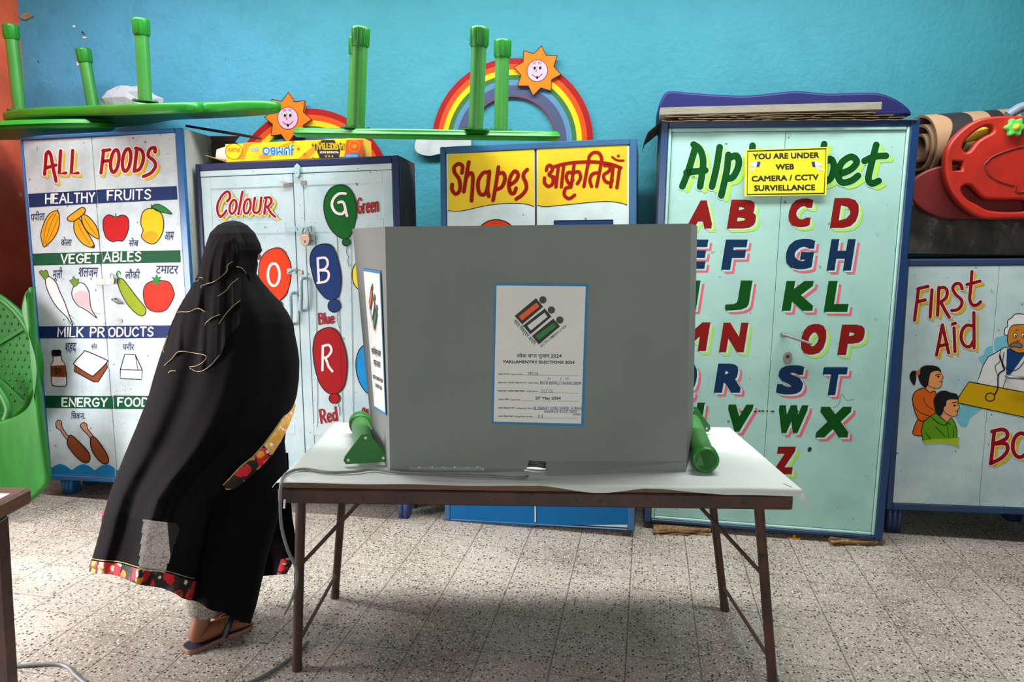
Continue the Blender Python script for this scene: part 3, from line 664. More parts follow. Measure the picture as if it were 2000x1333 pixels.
brush(P, [['l', (579, 880), (577, 986)], [(578, 882), (605, 876), (616, 900), (600, 926), (580, 932)], ['l', (590, 930), (604, 970), (620, 990)]], 10, PKW, 5)
balloon([(790, 870), (830, 900), (850, 980), (830, 1060), (785, 1090), (750, 1060), (728, 1010), (722, 950), (735, 900), (760, 875)], None, None, BSK)
balloon(ell(752, 572, 46, 68, 20), None, None, BYL)
hand(P, 'Green', (729, 306), (818, 296), 66, 6.5, RED, 3, .1); hand(P, 'Blue', (562, 786), (626, 780), 46, 6.5, RED, 3, .05); hand(P, 'Red', (572, 1216), (640, 1203), 58, 7, RED, 3, .06)
brush(P, [[(744, 1200), (750, 1158), (758, 1152), (764, 1180), (770, 1155), (776, 1200)]], 6, RED, 3)
dlo = dl.obj('door', cab, True, True, label='left panelled door painted Colour with an orange balloon')
dgo = dg.obj('door', cab, True, True, label='right panelled door painted with green, blue and red balloons')
def onC(x, y, T, d=0.0): u, v = PLC.uv(*c6(x, y, T), DC-d); return Vector((u, DC-d, v))
M_HPALE = mat('painted_wood_handle', rgb(150, 178, 180), .5, var=rgb(120, 140, 140), vscale=20, specks=rgb(60, 66, 66), sscale=60, sthr=.66)
TH = (420, 430, 6.35)
for own, x0, y0, x1, y1 in ((dlo, 965, 905, 975, 1290), (dgo, 1098, 722, 1095, 1125)):
    a = onC(x0, y0, TH); b = onC(x1, y1, TH)
    pts = spline([a, a+(b-a)*.06+Vector((0, -.03, 0)), a+(b-a)*.5+Vector((.004, -.036, 0)), a+(b-a)*.94+Vector((0, -.03, 0)), b], False, 6)
    MB().tube(pts, .011, M_HPALE, 10, flat=.7).obj('handle', own, True, True)
TC = (400, 350, 6.667)
def plate(own, x0, y0, x1, y1, T, m, th=.005, name='latch'):
    a = onC(x0, y1, T); b = onC(x1, y0, T)
    return MB().box(min(a.x, b.x), max(a.x, b.x), DC-th, DC, min(a.z, b.z), max(a.z, b.z), m, .001).obj(name, own, True, True)
l1 = plate(dlo, 1030, 40, 1140, 112, TC, M_STEEL); MB().tube([onC(975, 30, TC, .008), onC(1030, 60, TC, .012), onC(1140, 50, TC, .008)], .0035, M_STEEL, 8).obj('latch_bolt', l1, True)
plate(dgo, 1255, 20, 1322, 82, TC, M_STEEL); plate(dlo, 1065, 612, 1190, 690, TC, M_HPALE, .006, 'hasp'); plate(dgo, 1196, 612, 1385, 695, TC, M_HPALE, .006, 'hasp')
l2 = plate(dlo, 900, 600, 1005, 672, TH, M_HPALE, .006); MB().tube([onC(905, 660, TH, .012), onC(960, 620, TH, .014), onC(1020, 625, TH, .01)], .004, M_STEEL, 8).obj('latch_bolt', l2, True)
plate(dgo, 1030, 625, 1090, 680, TH, M_STEEL)
a = onC(473, 145, A6); MB().prism([(a.x-.012, a.z+.004), (a.x-.014, a.z+.05), (a.x, a.z+.062), (a.x+.014, a.z+.05), (a.x+.012, a.z+.004), (a.x, a.z-.008)], lambda x, y, t: Vector((x, t, y)), DC-.014, DC-.001, M_HPALE, .002).obj('turn_button', cab, True, True)
padlock('padlock', PLC.P(*c6(1313, 735, TC), DC-.02), 1.0, 'round steel padlock hanging between the balloon-painted doors')
legs_to_floor(cab, [(.06, .05), (w-.045, .05), (.06, .2), (w-.05, .2)], mat('navy_leg_paint', rgb(44, 62, 108), .5, var=rgb(60, 60, 64), vscale=12), 2, .06)

# ================================================================== SHAPES CUPBOARD
SHDOOR = mat('shapes_door_paint', rgb(184, 199, 199), .5, var=rgb(154, 170, 170), vscale=5, vamt=.7, specks=rgb(104, 112, 110), sscale=34, sthr=.71)
SHYEL = mat('shapes_yellow_paint', rgb(206, 174, 4), .5, var=rgb(176, 146, 20), vscale=4, vamt=.7)
M_SBLUE = mat('steel_blue_frame_paint', rgb(42, 88, 126), .4, var=rgb(44, 74, 106), vscale=5, vamt=.7)
o, R, w, h = cab_pose(-.8447, 3.3962, -.0421, -.0327, -.0613, .9617, 1.8886, .0031)
cab = thing('cupboard', 'blue framed cupboard with yellow topped doors painted Shapes, behind the voting screen', 'cupboard', o, R)
PLS = Plane(o, R); DS = .005; AS = (860, 260, 5.128)
dr = rect(PLS, DS, c6(75, 205, AS), c6(1875, 118, AS), (1231, 1027), (876, 1020))
carcass(cab, w, h, .42, .03, M_SBLUE, M_SBLUE, dr)
seam = PLS.uv(*c6(955, 500, AS), DS)[0]
DKB = mat('bare_dark_wood', rgb(58, 44, 36), .7, var=rgb(34, 26, 24), vscale=9)
MB().box(seam-.008, seam+.008, DS+.004, DS+.03, dr[2], dr[3], DKB, .002).obj('centre_post', cab, True, True)
dl = MB().box(dr[0]+.002, seam-.005, DS, DS+.02, dr[2]+.005, dr[3]-.002, SHDOOR, .002)
dg = MB().box(seam+.005, dr[1]-.002, DS, DS+.02, dr[2]+.005, dr[3]-.002, SHDOOR, .002)
P = Paint(PLS, lambda u, v: dl if u < seam else dg, DS, AS)
wl = [(940, 738), (850, 711), (700, 705), (550, 715), (400, 740), (250, 775), (150, 785), (78, 776)]
wr = [(1872, 722), (1800, 700), (1700, 686), (1550, 690), (1350, 710), (1150, 730), (1050, 738), (972, 724)]
P.poly([(78, 214), (938, 164)]+spline(wl), SHYEL, 1); P.poly([(972, 142), (1872, 120)]+spline(wr), SHYEL, 1)
P.stroke(wl, 8, BLK, 2, butt=True); P.stroke(wr, 8, BLK, 2, butt=True)
SR = flat('shapes_red_paint', 134, 16, 6)
brush(P, [[(215, 400), (222, 335), (185, 308), (140, 340), (142, 395), (190, 470), (195, 570), (155, 612), (118, 570), (118, 515)], [(285, 292), (262, 420), (235, 590)], [(258, 450), (298, 400), (325, 430), (322, 540), (312, 680)],
          [(490, 395), (430, 400), (380, 480), (385, 590), (430, 620), (468, 565), (492, 400)], [(492, 385), (474, 560), (486, 635)], [(582, 342), (558, 510), (528, 675)], [(572, 412), (628, 400), (648, 460), (615, 540), (558, 568)],
          [(694, 520), (752, 482), (780, 420), (748, 382), (706, 430), (686, 520), (705, 598), (740, 600), (758, 552)], [(870, 366), (834, 410), (836, 455), (856, 495), (860, 560), (818, 620), (760, 662)]], 38, SR, 4)
brush(P, [[(1115, 345), (1250, 308), (1400, 292), (1550, 290), (1700, 310), (1808, 348)], [(1062, 375), (1072, 335), (1105, 325), (1122, 370), (1088, 415), (1122, 440), (1128, 500), (1085, 535), (1045, 500), (1044, 450)], [(1108, 430), (1165, 455)],
          [(1182, 335), (1158, 540)], [(1236, 320), (1212, 540)], [(1342, 300), (1312, 525)], [(1330, 402), (1280, 396), (1262, 450), (1296, 512), (1328, 470)], [(1332, 400), (1385, 388), (1405, 445), (1372, 508)], [(1308, 542), (1255, 555), (1242, 620), (1290, 658), (1345, 622)],
          [(1480, 305), (1438, 535)], [(1490, 300), (1490, 240), (1530, 198), (1585, 200), (1615, 250), (1606, 330), (1566, 535)], [(1590, 398), (1525, 410), (1498, 470), (1515, 535)], [(1645, 325), (1695, 330), (1692, 378), (1638, 420), (1650, 480), (1705, 500), (1722, 470)],
          [(1734, 320), (1706, 540)], [(1796, 350), (1768, 548)]], 34, SR, 4)
brush(P, [[(1722, 240), (1770, 272), (1834, 276)]], 22, SR, 4); P.poly(ell(1783, 230, 15, 15, 12), SR, 4)
P.shape(ell(560, 1068, 210, 200, 28), BOR, BLK, 8, 1); P.shape([(1140, 880), (1728, 872), (1740, 1250), (1130, 1250)], flat('rectangle_blue_paint', 18, 52, 104), BLK, 10, 1, False)
SBL = flat('skirting_blue_paint', 14, 88, 140)
P.at((840, 900, 2.6316))
P.poly([(94, 236), (134, 205), (134, 190), (536, 190), (536, 338), (96, 308)], SBL, 1); P.poly([(549, 180), (765, 180), (765, 234), (818, 204), (830, 180), (1024, 180), (1022, 330), (549, 334)], SBL, 1)
dl.obj('door', cab, True, True, label='left door painted Shapes in red on yellow with an orange circle below')
dg.obj('door', cab, True, True, label='right door painted with Hindi lettering on yellow and a blue rectangle below')
M0 = MW[cab.name]
for x, y in ((.02, .03), (w-.06, .03)):
    b = MB(); t_ = M0 @ Vector((x, y, .02)); b.box(t_.x, t_.x+.04, t_.y-.02, t_.y+.3, .0, max(t_.z, .03), DKB, .003)
    b.obj('plinth', cab, False, True)

# ================================================================== ALPHABET ALMIRAH
ALDOOR = mat('mint_almirah_paint', rgb(155, 196, 186), .42, var=rgb(134, 176, 168), vscale=3.5, vamt=.8, specks=rgb(98, 116, 110), sscale=30, sthr=.72)
M_ABLUE = mat('deep_blue_gloss_paint', rgb(18, 54, 96), .28, var=rgb(24, 50, 88), vscale=6, vamt=.7)
M_ASIDE = mat('grey_steel_side', rgb(150, 150, 144), .5, var=rgb(112, 110, 106), vscale=5)
o, R, w, h = cab_pose(.1628, 3.4829, -.0127, .0027, -.0079, 1.1286, 1.9595, .0346)
cab = thing('almirah', 'tall mint steel almirah with deep blue frame painted Alphabet and letters A to Z', 'almirah', o, R)
PLA = Plane(o, R); A7 = (1250, 220, 3.1745); A8 = (1250, 600, 2.6655); DA = .012
fr = rect(PLA, 0, c6(172, 98, A7), c6(1682, 80, A7), c6(1222, 1200, A8), c6(62, 1098, A8))
carcass(cab, w, h, .5, .03, M_ABLUE, M_ASIDE, fr)
dr = rect(PLA, DA, c6(192, 124, A7), c6(1644, 106, A7), c6(1212, 1170, A8), c6(78, 1090, A8))
b = MB()
b.box(fr[0], dr[0], .004, .02, fr[2], fr[3], ALDOOR, .004); b.box(dr[1], fr[1], .004, .02, fr[2], fr[3], ALDOOR, .004)
b.box(dr[0], dr[1], .004, .02, dr[3], fr[3], ALDOOR, .004); b.box(dr[0], dr[1], .004, .02, fr[2], dr[2], ALDOOR, .004)
b.obj('inner_frame', cab, True, True)
seam = (PLA.uv(*c6(897, 120, A7), DA)[0]+PLA.uv(*c6(630, 1125, A8), DA)[0])/2
dl = MB().box(dr[0]+.002, seam-.001, DA, DA+.02, dr[2]+.002, dr[3]-.002, ALDOOR, .001)
dg = MB().box(seam+.001, dr[1]-.002, DA, DA+.02, dr[2]+.002, dr[3]-.002, ALDOOR, .001)
MB().box(dr[0], dr[1], DA+.021, DA+.024, dr[2], dr[3], M_DARK, 0).obj('inside_panel', cab, True, True)
P = Paint(PLA, lambda u, v: dl if u < seam else dg, DA, A7)
MINT = flat('mint_halo_paint', 172, 212, 202)
brush(P, [[(262, 458), (300, 360), (345, 210)], [(332, 198), (372, 230), (392, 310), (372, 460)], [(288, 372), (405, 358)], [(494, 215), (474, 340), (446, 460)], [(548, 262), (538, 360), (504, 515)], [(545, 285), (598, 268), (612, 322), (578, 398), (530, 412)],
          [(698, 205), (690, 330), (670, 455)], [(685, 380), (722, 335), (742, 362), (730, 455)], [(880, 300), (830, 320), (815, 400), (850, 430), (890, 380), (900, 300), (905, 440)], [(1142, 195), (1122, 330), (1102, 435)], [(1118, 330), (1180, 288), (1202, 335), (1180, 410), (1118, 438)],
          [(1238, 382), (1308, 352), (1344, 305), (1310, 274), (1252, 310), (1226, 380), (1250, 432), (1308, 424), (1352, 392)], [(1465, 200), (1432, 330), (1416, 412), (1438, 440), (1480, 424)], [(1392, 300), (1450, 274), (1525, 268)]], 42, DGRN, 5, ((30, 22), LIME, 34), (MINT, 54))
def block(ch, x0, x1, y0, y1, m, sh, T, off=.05, sd=(24, 22)):
    P.at(T); sl = .16; H_ = y1-y0; W_ = (x1-x0)-sl*H_*.8
    k = T[2]/3.1745
    for dx, dy, mm, ly in ((sd[0]*k, sd[1]*k, sh, 2), (sd[0]*.45*k, sd[1]*.45*k, MINT, 3), (-3*k, 0, MINT, 3), (0, 0, m, 4)):
        P.text(ch, (x0+dx, y1+dy), (x0+W_+dx, y1+dy-.01), H_, mm, ly, off, slant=sl, box=True)
ARED = flat('letter_red_paint', 126, 18, 14); ANAV = flat('letter_navy_paint', 12, 42, 76)
for ch, x0, x1, y0, y1 in (('A', 292, 466, 545, 720), ('B', 538, 732, 540, 720), ('C', 908, 1072, 533, 711), ('D', 1176, 1364, 530, 716)): block(ch, x0, x1, y0, y1, ARED, LIME, A7)
for ch, x0, x1, y0, y1 in (('E', 222, 422, 788, 970), ('F', 502, 662, 788, 976), ('G', 890, 1086, 783, 972), ('H', 1156, 1332, 785, 980)): block(ch, x0, x1, y0, y1, ANAV, PINK, A7)
for ch, x0, x1, y0, y1 in (('I', 300, 370, 1042, 1226), ('J', 522, 692, 1042, 1228), ('K', 878, 1096, 1045, 1230), ('L', 1138, 1310, 1045, 1237)): block(ch, x0, x1, y0, y1, DGRN, PINK, A7)
for ch, x0, x1, y0, y1 in (('M', 180, 362, 80, 230), ('N', 410, 560, 82, 236), ('O', 826, 976, 88, 249), ('P', 1026, 1172, 92, 250)): block(ch, x0, x1, y0, y1, ARED, LIME, A8)
for ch, x0, x1, y0, y1 in (('Q', 165, 302, 293, 476), ('R', 383, 542, 295, 447), ('S', 704, 860, 304, 456), ('T', 933, 1078, 314, 459)): block(ch, x0, x1, y0, y1, ANAV, PINK, A8)
for ch, x0, x1, y0, y1 in (('U', 190, 333, 498, 640), ('V', 438, 588, 508, 650), ('W', 702, 872, 512, 660), ('X', 910, 1104, 520, 680)): block(ch, x0, x1, y0, y1, DGRN, PINK, A8)
block('Y', 430, 560, 724, 866, ARED, LIME, A8); block('Z', 692, 808, 728, 872, ARED, LIME, A8)
P.at(A8)
for x in (480, 530, 600, 622, 640, 662, 690, 820): P.poly(ell(x, 544+random.uniform(-2, 3), random.uniform(5, 13), 4, 8), M_DARK, 6)
P.poly(ell(883, 742, 10, 14, 8, 25), M_DARK, 2)
P.stroke([(1005, 525), (1035, 505), (1050, 455), (1075, 485), (1115, 480)], 1.6, M_DARK, 2)
dlo = dl.obj('door', cab, True, True, label='left mint door with the letters A B E F I J M N')
dgo = dg.obj('door', cab, True, True, label='right mint door with the letters C D G H K L O P S T W X Z')
def onA(x, y, T, d=0.0): u, v = PLA.uv(*c6(x, y, T), DA-d); return Vector((u, DA-d, v))
a = onA(742, 142, A8); b_ = onA(895, 192, A8, .045)
hb = MB().tube([a, a+Vector((0, -.04, 0))], .011, M_STEEL, 12); hb.bar(a+Vector((-.01, -.042, .004)), Vector((b_.x, a.y-.046, b_.z)), .02, .011, M_STEEL, c=.003); hb.obj('lever_handle', dgo, True, True)
a = onA(767, 264, A8); kp = MB().prism([(a.x+p[0], a.z+p[1]) for p in ell(0, 0, .021, .031, 20)], lambda x, y, t: Vector((x, t, y)), DA-.006, DA, M_STEEL, .002).obj('keyhole_plate', dgo, True, True)
MB().tube([a+Vector((0, -.009, .006)), a+Vector((0, -.004, .006))], .008, M_DARK, 10).obj('keyhole', kp, True, True)

# CCTV notice taped across the two doors
SGY = mat('notice_yellow', rgb(246, 236, 20), .45, var=rgb(226, 214, 24), vscale=4); PRT = mat('print_black', rgb(18, 18, 20), .5)
PS_ = Plane(o, R); DN = -.004
cs = [PS_.uv(*c6(x, y, A7), DN) for x, y in ((650, 230), (1165, 213), (1155, 512), (648, 518))]
mbn = MB(); Vt = [Vector((a, DN, b)) for a, b in cs]; Vb = [v+Vector((0, .0025, 0)) for v in Vt]
mbn.add(Vt+Vb, [(0, 1, 2, 3)[::-1], (4, 5, 6, 7), (0, 4, 5, 1), (1, 5, 6, 2), (2, 6, 7, 3), (3, 7, 4, 0)], SGY)
Pn = Paint(PS_, lambda u, v: mbn, DN, A7)
Pn.stroke([(668, 240), (1153, 224), (1142, 502), (664, 508)], 10, PRT, 1, False, True)
Pn.text('YOU ARE UNDER', (700, 291), (1111, 281), 38, PRT, 2, .036); Pn.text('WEB', (841, 355), (956, 352), 38, PRT, 2, .036)
Pn.text('CAMERA / CCTV', (692, 429), (1108, 418), 38, PRT, 2, .036); Pn.text('SURVIELLANCE', (707, 487), (1087, 481), 38, PRT, 2, .036)
CG = mat('print_silver', rgb(190, 196, 206), .4); CB = mat('print_dark_blue', rgb(34, 40, 90), .4)
for sx, cx in ((1, 712), (-1, 1098)):
    f_ = lambda pts: [(cx+sx*x, y) for x, y in pts]
    Pn.poly(f_([(-30, 312), (22, 302), (34, 306), (30, 334), (14, 338), (-28, 330)]), CG, 2); Pn.poly(f_([(16, 303), (36, 305), (28, 336), (10, 338)]), CB, 3)
    Pn.poly(f_([(-2, 334), (8, 334), (-4, 356), (-42, 362), (-42, 352), (-12, 348)]), CG, 2)
nt_ = mbn
nt_.v = [MW[cab.name] @ v for v in nt_.v]
nt_.obj('notice_sheet', label='yellow web camera CCTV notice taped over the word Alphabet', cat='notice')

# folded cardboard wedged under the almirah's front corners
CARD = mat('old_cardboard', rgb(128, 98, 62), .8, var=rgb(76, 58, 40), vscale=20, specks=rgb(186, 160, 110), sscale=70, sthr=.6)
def wad(px0, px1, py, label):
    a = onz(px0, py); b = onz(px1, py); bl = MB(); rnd = random.Random(px0)
    for k in range(4):
        z0 = .002+k*.0065; d0 = rnd.uniform(-.012, .012)
        out = [(a.x+(b.x-a.x)*t+rnd.uniform(-.004, .004), a.y+(b.y-a.y)*t+d0+rnd.uniform(-.008, .008)) for t in [i/9 for i in range(10)]]
        out += [(b.x+rnd.uniform(-.01, .01), b.y+.12), (a.x+rnd.uniform(-.01, .01), a.y+.12)]
        bl.prism(out, lambda x, y, t: Vector((x, y, t+.003*sin(40*x+k))), z0, z0+.0055, CARD, 0, smooth_side=False)
    bl.obj('cardboard_wad', fix=True, label=label, cat='cardboard', group='cardboard wads under the almirah')
wad(1277, 1388, 1046, 'crumpled cardboard wad under the left front corner of the mint almirah')
wad(1622, 1724, 1066, 'crumpled cardboard wad under the right front corner of the mint almirah')
a = onz(1551, 1053); MB().box(a.x-.03, a.x+.03, a.y-.008, a.y+.008, 0.0, .008, mat('yellow_scrap', rgb(190, 140, 30), .6), .002).box(a.x-.006, a.x+.006, a.y-.006, a.y+.006, .008, .02, MATS['yellow_scrap'], .002).obj('plastic_scrap', fix=True, label='tiny yellow plastic scrap on the floor before the mint almirah', cat='scrap')

# ================================================================== FIRST AID CUPBOARD
AIDDOOR = mat('aid_door_paint', rgb(190, 208, 208), .5, var=rgb(150, 176, 182), vscale=4, vamt=.8, specks=rgb(90, 100, 100), sscale=44, sthr=.70)
M_DBLUE = mat('dull_blue_frame_paint', rgb(30, 58, 100), .4, var=rgb(56, 66, 84), vscale=7, vamt=.6)
o, R, w, h = cab_pose(1.3496, 3.6147, .0034, -.0266, .0142, .8164, 1.2341, .1339)
cab = thing('cupboard', 'low pale cupboard at the right edge painted First Aid Box with a doctor and children', 'cupboard', o, R)
PLX = Plane(o, R); DX = .004; AX = (1770, 500, 6.665); AY = (1770, 690, 5.552)
dr = rect(PLX, DX, (1775, 519.5), (2130, 517), (2078, 997), (1743, 982))
dr = (dr[0], w-.03, dr[2], dr[3])
carcass(cab, w, h, .36, .03, M_DBLUE, M_DBLUE, dr)
seam = (PLX.uv(1952, 519, DX)[0]+PLX.uv(1913, 987, DX)[0])/2
dl = MB().box(dr[0]+.002, seam-.001, DX, DX+.02, dr[2]+.002, dr[3]-.002, AIDDOOR, .001)
dg = MB().box(seam+.001, dr[1]-.002, DX, DX+.02, dr[2]+.002, dr[3]-.002, AIDDOOR, .001)
P = Paint(PLX, lambda u, v: dl if u < seam else dg, DX, AX)
TEAL = flat('teal_wash_paint', 112, 184, 200); YAMB = flat('amber_board_paint', 200, 158, 14); SKN = flat('skin_paint', 226, 152, 92); SKD = flat('brown_skin_paint', 202, 122, 40); HAIR = flat('black_hair_paint', 26, 26, 28)
P.poly([(1000, 1290), (940, 1333), (1000, 1420), (1040, 1360), (1120, 1320), (1120, 1180), (1040, 1200)], TEAL, 1, True); P.poly([(1150, 1230), (1150, 1090), (1230, 1050), (1310, 1050), (1320, 1180), (1200, 1240)], TEAL, 1, True)
brush(P, [['l', (160, 430), (108, 838)], ['l', (150, 430), (282, 398)], ['l', (142, 600), (245, 575)], ['l', (335, 445), (310, 800)], ['l', (425, 410), (408, 772)], [(425, 425), (490, 412), (532, 460), (515, 550), (430, 612)], [(450, 600), (500, 700), (560, 800)],
          [(728, 430), (700, 368), (640, 368), (606, 430), (650, 510), (715, 570), (720, 640), (670, 700), (592, 712)], [(855, 205), (840, 420), (826, 560), (862, 638), (920, 640), (968, 600)], [(790, 375), (960, 330)],
          ['l', (395, 1290), (470, 905)], ['l', (470, 900), (552, 1265)], ['l', (425, 1178), (535, 1150)], ['l', (622, 940), (634, 1248)], [(602, 890), (640, 878)], ['l', (880, 740), (884, 1200)], [(868, 915), (790, 905), (730, 970), (716, 1080), (760, 1168), (830, 1180), (872, 1110)]],
      44, RED, 6, ((40, 36), YEL, 36), (WHT, 62))
# the doctor
P.at(AY)
P.shape([(768, 325), (800, 235), (830, 140), (890, 40), (960, 2), (1060, -60), (1300, -90), (1480, -20), (1560, 120), (1600, 480), (1100, 400)], CRM, BLK, 7, 1, False)
P.poly([(1092, -50), (1082, 235), (1128, 235), (1290, 10), (1270, -60)], NAVY, 3)
P.stroke([(1060, -10), (1050, 120), (1130, 190), (1220, 165), (1300, 60)], 8, BLK, 4); P.stroke([(1030, -40), (1010, 30), (1015, 90), (965, 145), (990, 240)], 7, BLK, 4)
P.shape([(680, 312), (1280, 425), (1560, 475), (1540, 745), (1277, 695), (565, 542), (560, 490)], YAMB, BLK, 8, 4, False)
P.stroke([(1080, 280), (1045, 390)], 6, BLK, 4)
P.stroke([(1015, 20), (1050, 150), (1065, 180), (1000, 235), (992, 380), (960, 450)], 14, BLK, 6); P.stroke(ell(910, 478, 50, 44, 20), 11, BLK, 6, True, True)
P.at(AX)
P.shape([(1310, 1035), (1282, 990), (1290, 940), (1322, 915), (1318, 850), (1375, 805), (1410, 765), (1475, 755), (1560, 770), (1640, 780), (1700, 850), (1720, 960), (1690, 1030)], WHT, BLK, 8, 2)
P.shape([(1320, 1040), (1345, 950), (1385, 905), (1480, 895), (1600, 905), (1668, 960), (1662, 1100), (1600, 1225), (1480, 1265), (1365, 1215), (1320, 1130)], SKD, BLK, 7, 4)
for x in (1418, 1520): P.shape(ell(x, 1035, 22, 30, 14), WHT, BLK, 6, 6); P.poly(ell(x+4, 1042, 10, 14, 10), BLK, 8)
P.stroke([(1425, 970), (1455, 965)], 9, BLK, 6); P.stroke([(1440, 1100), (1455, 1112), (1475, 1100)], 9, BLK, 6)
P.shape([(1352, 1158), (1430, 1125), (1508, 1160), (1490, 1196), (1420, 1182), (1370, 1185)], flat('grey_moustache_paint', 110, 112, 112), BLK, 7, 6)
# girl and boy
P.at(AY)
ORD = flat('orange_dress_paint', 214, 96, 26); SGR = flat('green_shirt_paint', 92, 150, 24)
P.poly([(570, 560), (700, 570), (820, 600), (700, 700), (660, 790), (600, 800), (540, 700)], TEAL, 1, True)
P.shape([(130, 720), (185, 745), (190, 880), (160, 900), (78, 885), (80, 820)], ORD, BLK, 7, 1)
P.poly([(220, 350), (200, 390), (260, 430), (300, 420), (310, 370)], SKN, 3)
P.shape([(68, 500), (90, 430), (150, 388), (205, 385), (255, 428), (305, 412), (325, 450), (310, 560), (320, 640), (270, 690), (190, 738), (130, 715), (90, 620)], ORD, BLK, 7, 3)
P.stroke([(185, 480), (215, 560), (300, 620)], 6, BLK, 5); P.stroke([(70, 560), (150, 645), (270, 690)], 6, BLK, 5)
P.shape([(270, 200), (350, 190), (385, 228), (402, 265), (386, 288), (388, 320), (374, 368), (320, 385), (262, 365), (238, 350), (245, 280)], SKN, BLK, 5, 3)
P.poly([(130, 230), (160, 160), (230, 133), (330, 145), (370, 178), (378, 212), (340, 192), (270, 212), (250, 275), (240, 325), (215, 378), (170, 350), (138, 290)], HAIR, 5, True)
P.poly([(112, 195), (60, 200), (36, 265), (84, 352), (108, 290), (108, 232)], HAIR, 5, True); P.poly([(105, 200), (150, 180), (148, 235), (115, 238)], flat('hair_band_paint', 206, 104, 62), 6)
P.stroke([(320, 245), (345, 228), (370, 235)], 9, BLK, 5); P.poly(ell(348, 255, 16, 9, 10), BLK, 5); P.stroke([(360, 310), (386, 312)], 7, BLK, 5)
P.poly([(390, 640), (378, 705), (440, 752), (480, 690)], SKN, 5)
P.shape([(165, 850), (185, 750), (260, 690), (320, 648), (380, 702), (445, 752), (490, 700), (525, 750), (550, 830), (550, 930), (490, 975), (340, 965), (180, 955)], SGR, BLK, 7, 5, False)
P.poly([(180, 950), (330, 930), (480, 930), (585, 915), (560, 960), (580, 1030), (500, 990), (360, 975), (200, 985)], flat('shirt_smear_paint', 164, 184, 40), 7)
P.stroke([(280, 700), (350, 760), (420, 785), (445, 755), (480, 775)], 8, BLK, 7); P.stroke([(445, 770), (462, 920)], 5, BLK, 7); P.stroke([(320, 800), (420, 905)], 6, BLK, 8); P.stroke([(210, 860), (262, 935)], 6, BLK, 8); P.stroke([(512, 815), (512, 920)], 6, BLK, 8)
P.shape([(440, 510), (550, 500), (560, 560), (578, 590), (556, 622), (550, 672), (500, 688), (425, 650), (402, 600), (420, 560)], SKN, BLK, 5, 7)
P.poly([(298, 500), (350, 425), (420, 408), (490, 432), (545, 445), (566, 500), (450, 505), (432, 570), (412, 585), (395, 652), (362, 682), (320, 640), (302, 560)], HAIR, 9, True)
P.stroke([(500, 540), (545, 532)], 9, BLK, 9); P.poly(ell(525, 568, 16, 9, 10), BLK, 9); P.stroke([(535, 632), (558, 628)], 7, BLK, 9)
brush(P, [['l', (955, 850), (918, 1195)], [(930, 852), (1040, 830), (1095, 865), (1080, 930), (962, 985)], [(962, 985), (1080, 985), (1096, 1060), (1030, 1140), (912, 1200)], ell(1240, 1000, 85, 130, 18, 6)+[ell(1240, 1000, 85, 130, 18, 6)[0]], ['l', (1390, 880), (1530, 1130)], ['l', (1540, 870), (1380, 1150)]], 42, RED, 6, ((40, 30), YEL, 30), (WHT, 58))
dl.obj('door', cab, True, True, label='left door painted First Aid with a girl and a boy')
dgo = dg.obj('door', cab, True, True, label='right door painted with a grey haired doctor and the word Box')
u_, v_ = PLX.uv(*c6(1085, 250, AY), DX); MB().tube([Vector((u_, DX, v_)), Vector((u_, DX-.03, v_)), Vector((u_+.1, DX-.03, v_-.006)), Vector((u_+.1, DX, v_-.006))], .008, M_STEEL, 8).obj('handle', dgo, True)
legs_to_floor(cab, [(.06, .05), (w-.06, .05), (.06, .32), (w-.06, .32)], M_DBLUE)
# ================================================================== GREEN PLASTIC TABLES UPSIDE DOWN ON THE CUPBOARDS
GTOP = mat('green_plastic_top', rgb(10, 118, 18), .42, var=rgb(30, 146, 34), vscale=5, vamt=.7, stretch=(1, 1, 6), specks=rgb(14, 110, 26), sscale=22, sthr=.70)
GLEG = mat('green_pipe', rgb(46, 120, 44), .4, var=rgb(66, 132, 58), vscale=5, vamt=.6, specks=rgb(40, 84, 40), sscale=60, sthr=.72)
GCAP = mat('green_cap', rgb(14, 112, 20), .4, var=rgb(20, 120, 30), vscale=30)
GDRK = mat('green_flange', rgb(26, 112, 38), .4, var=rgb(44, 128, 50), vscale=16)
def lobed(n, deep, k=64): return [((1-deep+deep*cos(n*2*pi*i/k))*cos(2*pi*i/k), (1-deep+deep*cos(n*2*pi*i/k))*sin(2*pi*i/k)) for i in range(k)]
def green_leg(root, base, tip, r=.032):
    b = Vector(base); t = Vector(tip); d = (t-b).normalized(); L = (t-b).length
    leg = MB().tube([b, t-d*.07], r, GLEG, 18).obj('leg', root)
    cp = MB(); cp.tube([t-d*.078, t-d*.072, t-d*.012, t-d*.004, t], r*1.2, GCAP, 20, rs=[r*1.1, r*1.2, r*1.26, r*1.26, r*1.12])
    for k in range(8):
        a = 2*pi*k/8; e = d.cross(Vector((0, 1, .1))).normalized(); g = d.cross(e); o_ = (e*cos(a)+g*sin(a))*r*1.23
        cp.bar(t-d*.07+o_, t-d*.004+o_, .003, .003, GCAP, c=.0005)
    cp.obj('end_cap', leg)
    fl = MB().tube([b+d*.001, b+d*.006], r*1.9, GDRK, 20)
    for k in range(4):
        a = 2*pi*k/4+.5; e = d.cross(Vector((0, 1, .1))).normalized(); g = d.cross(e); o_ = (e*cos(a)+g*sin(a))*r*1.55
        fl.tube([b+o_+d*.004, b+o_+d*.014], .007, M_STEEL, 8)
    fl.obj('flange', leg)
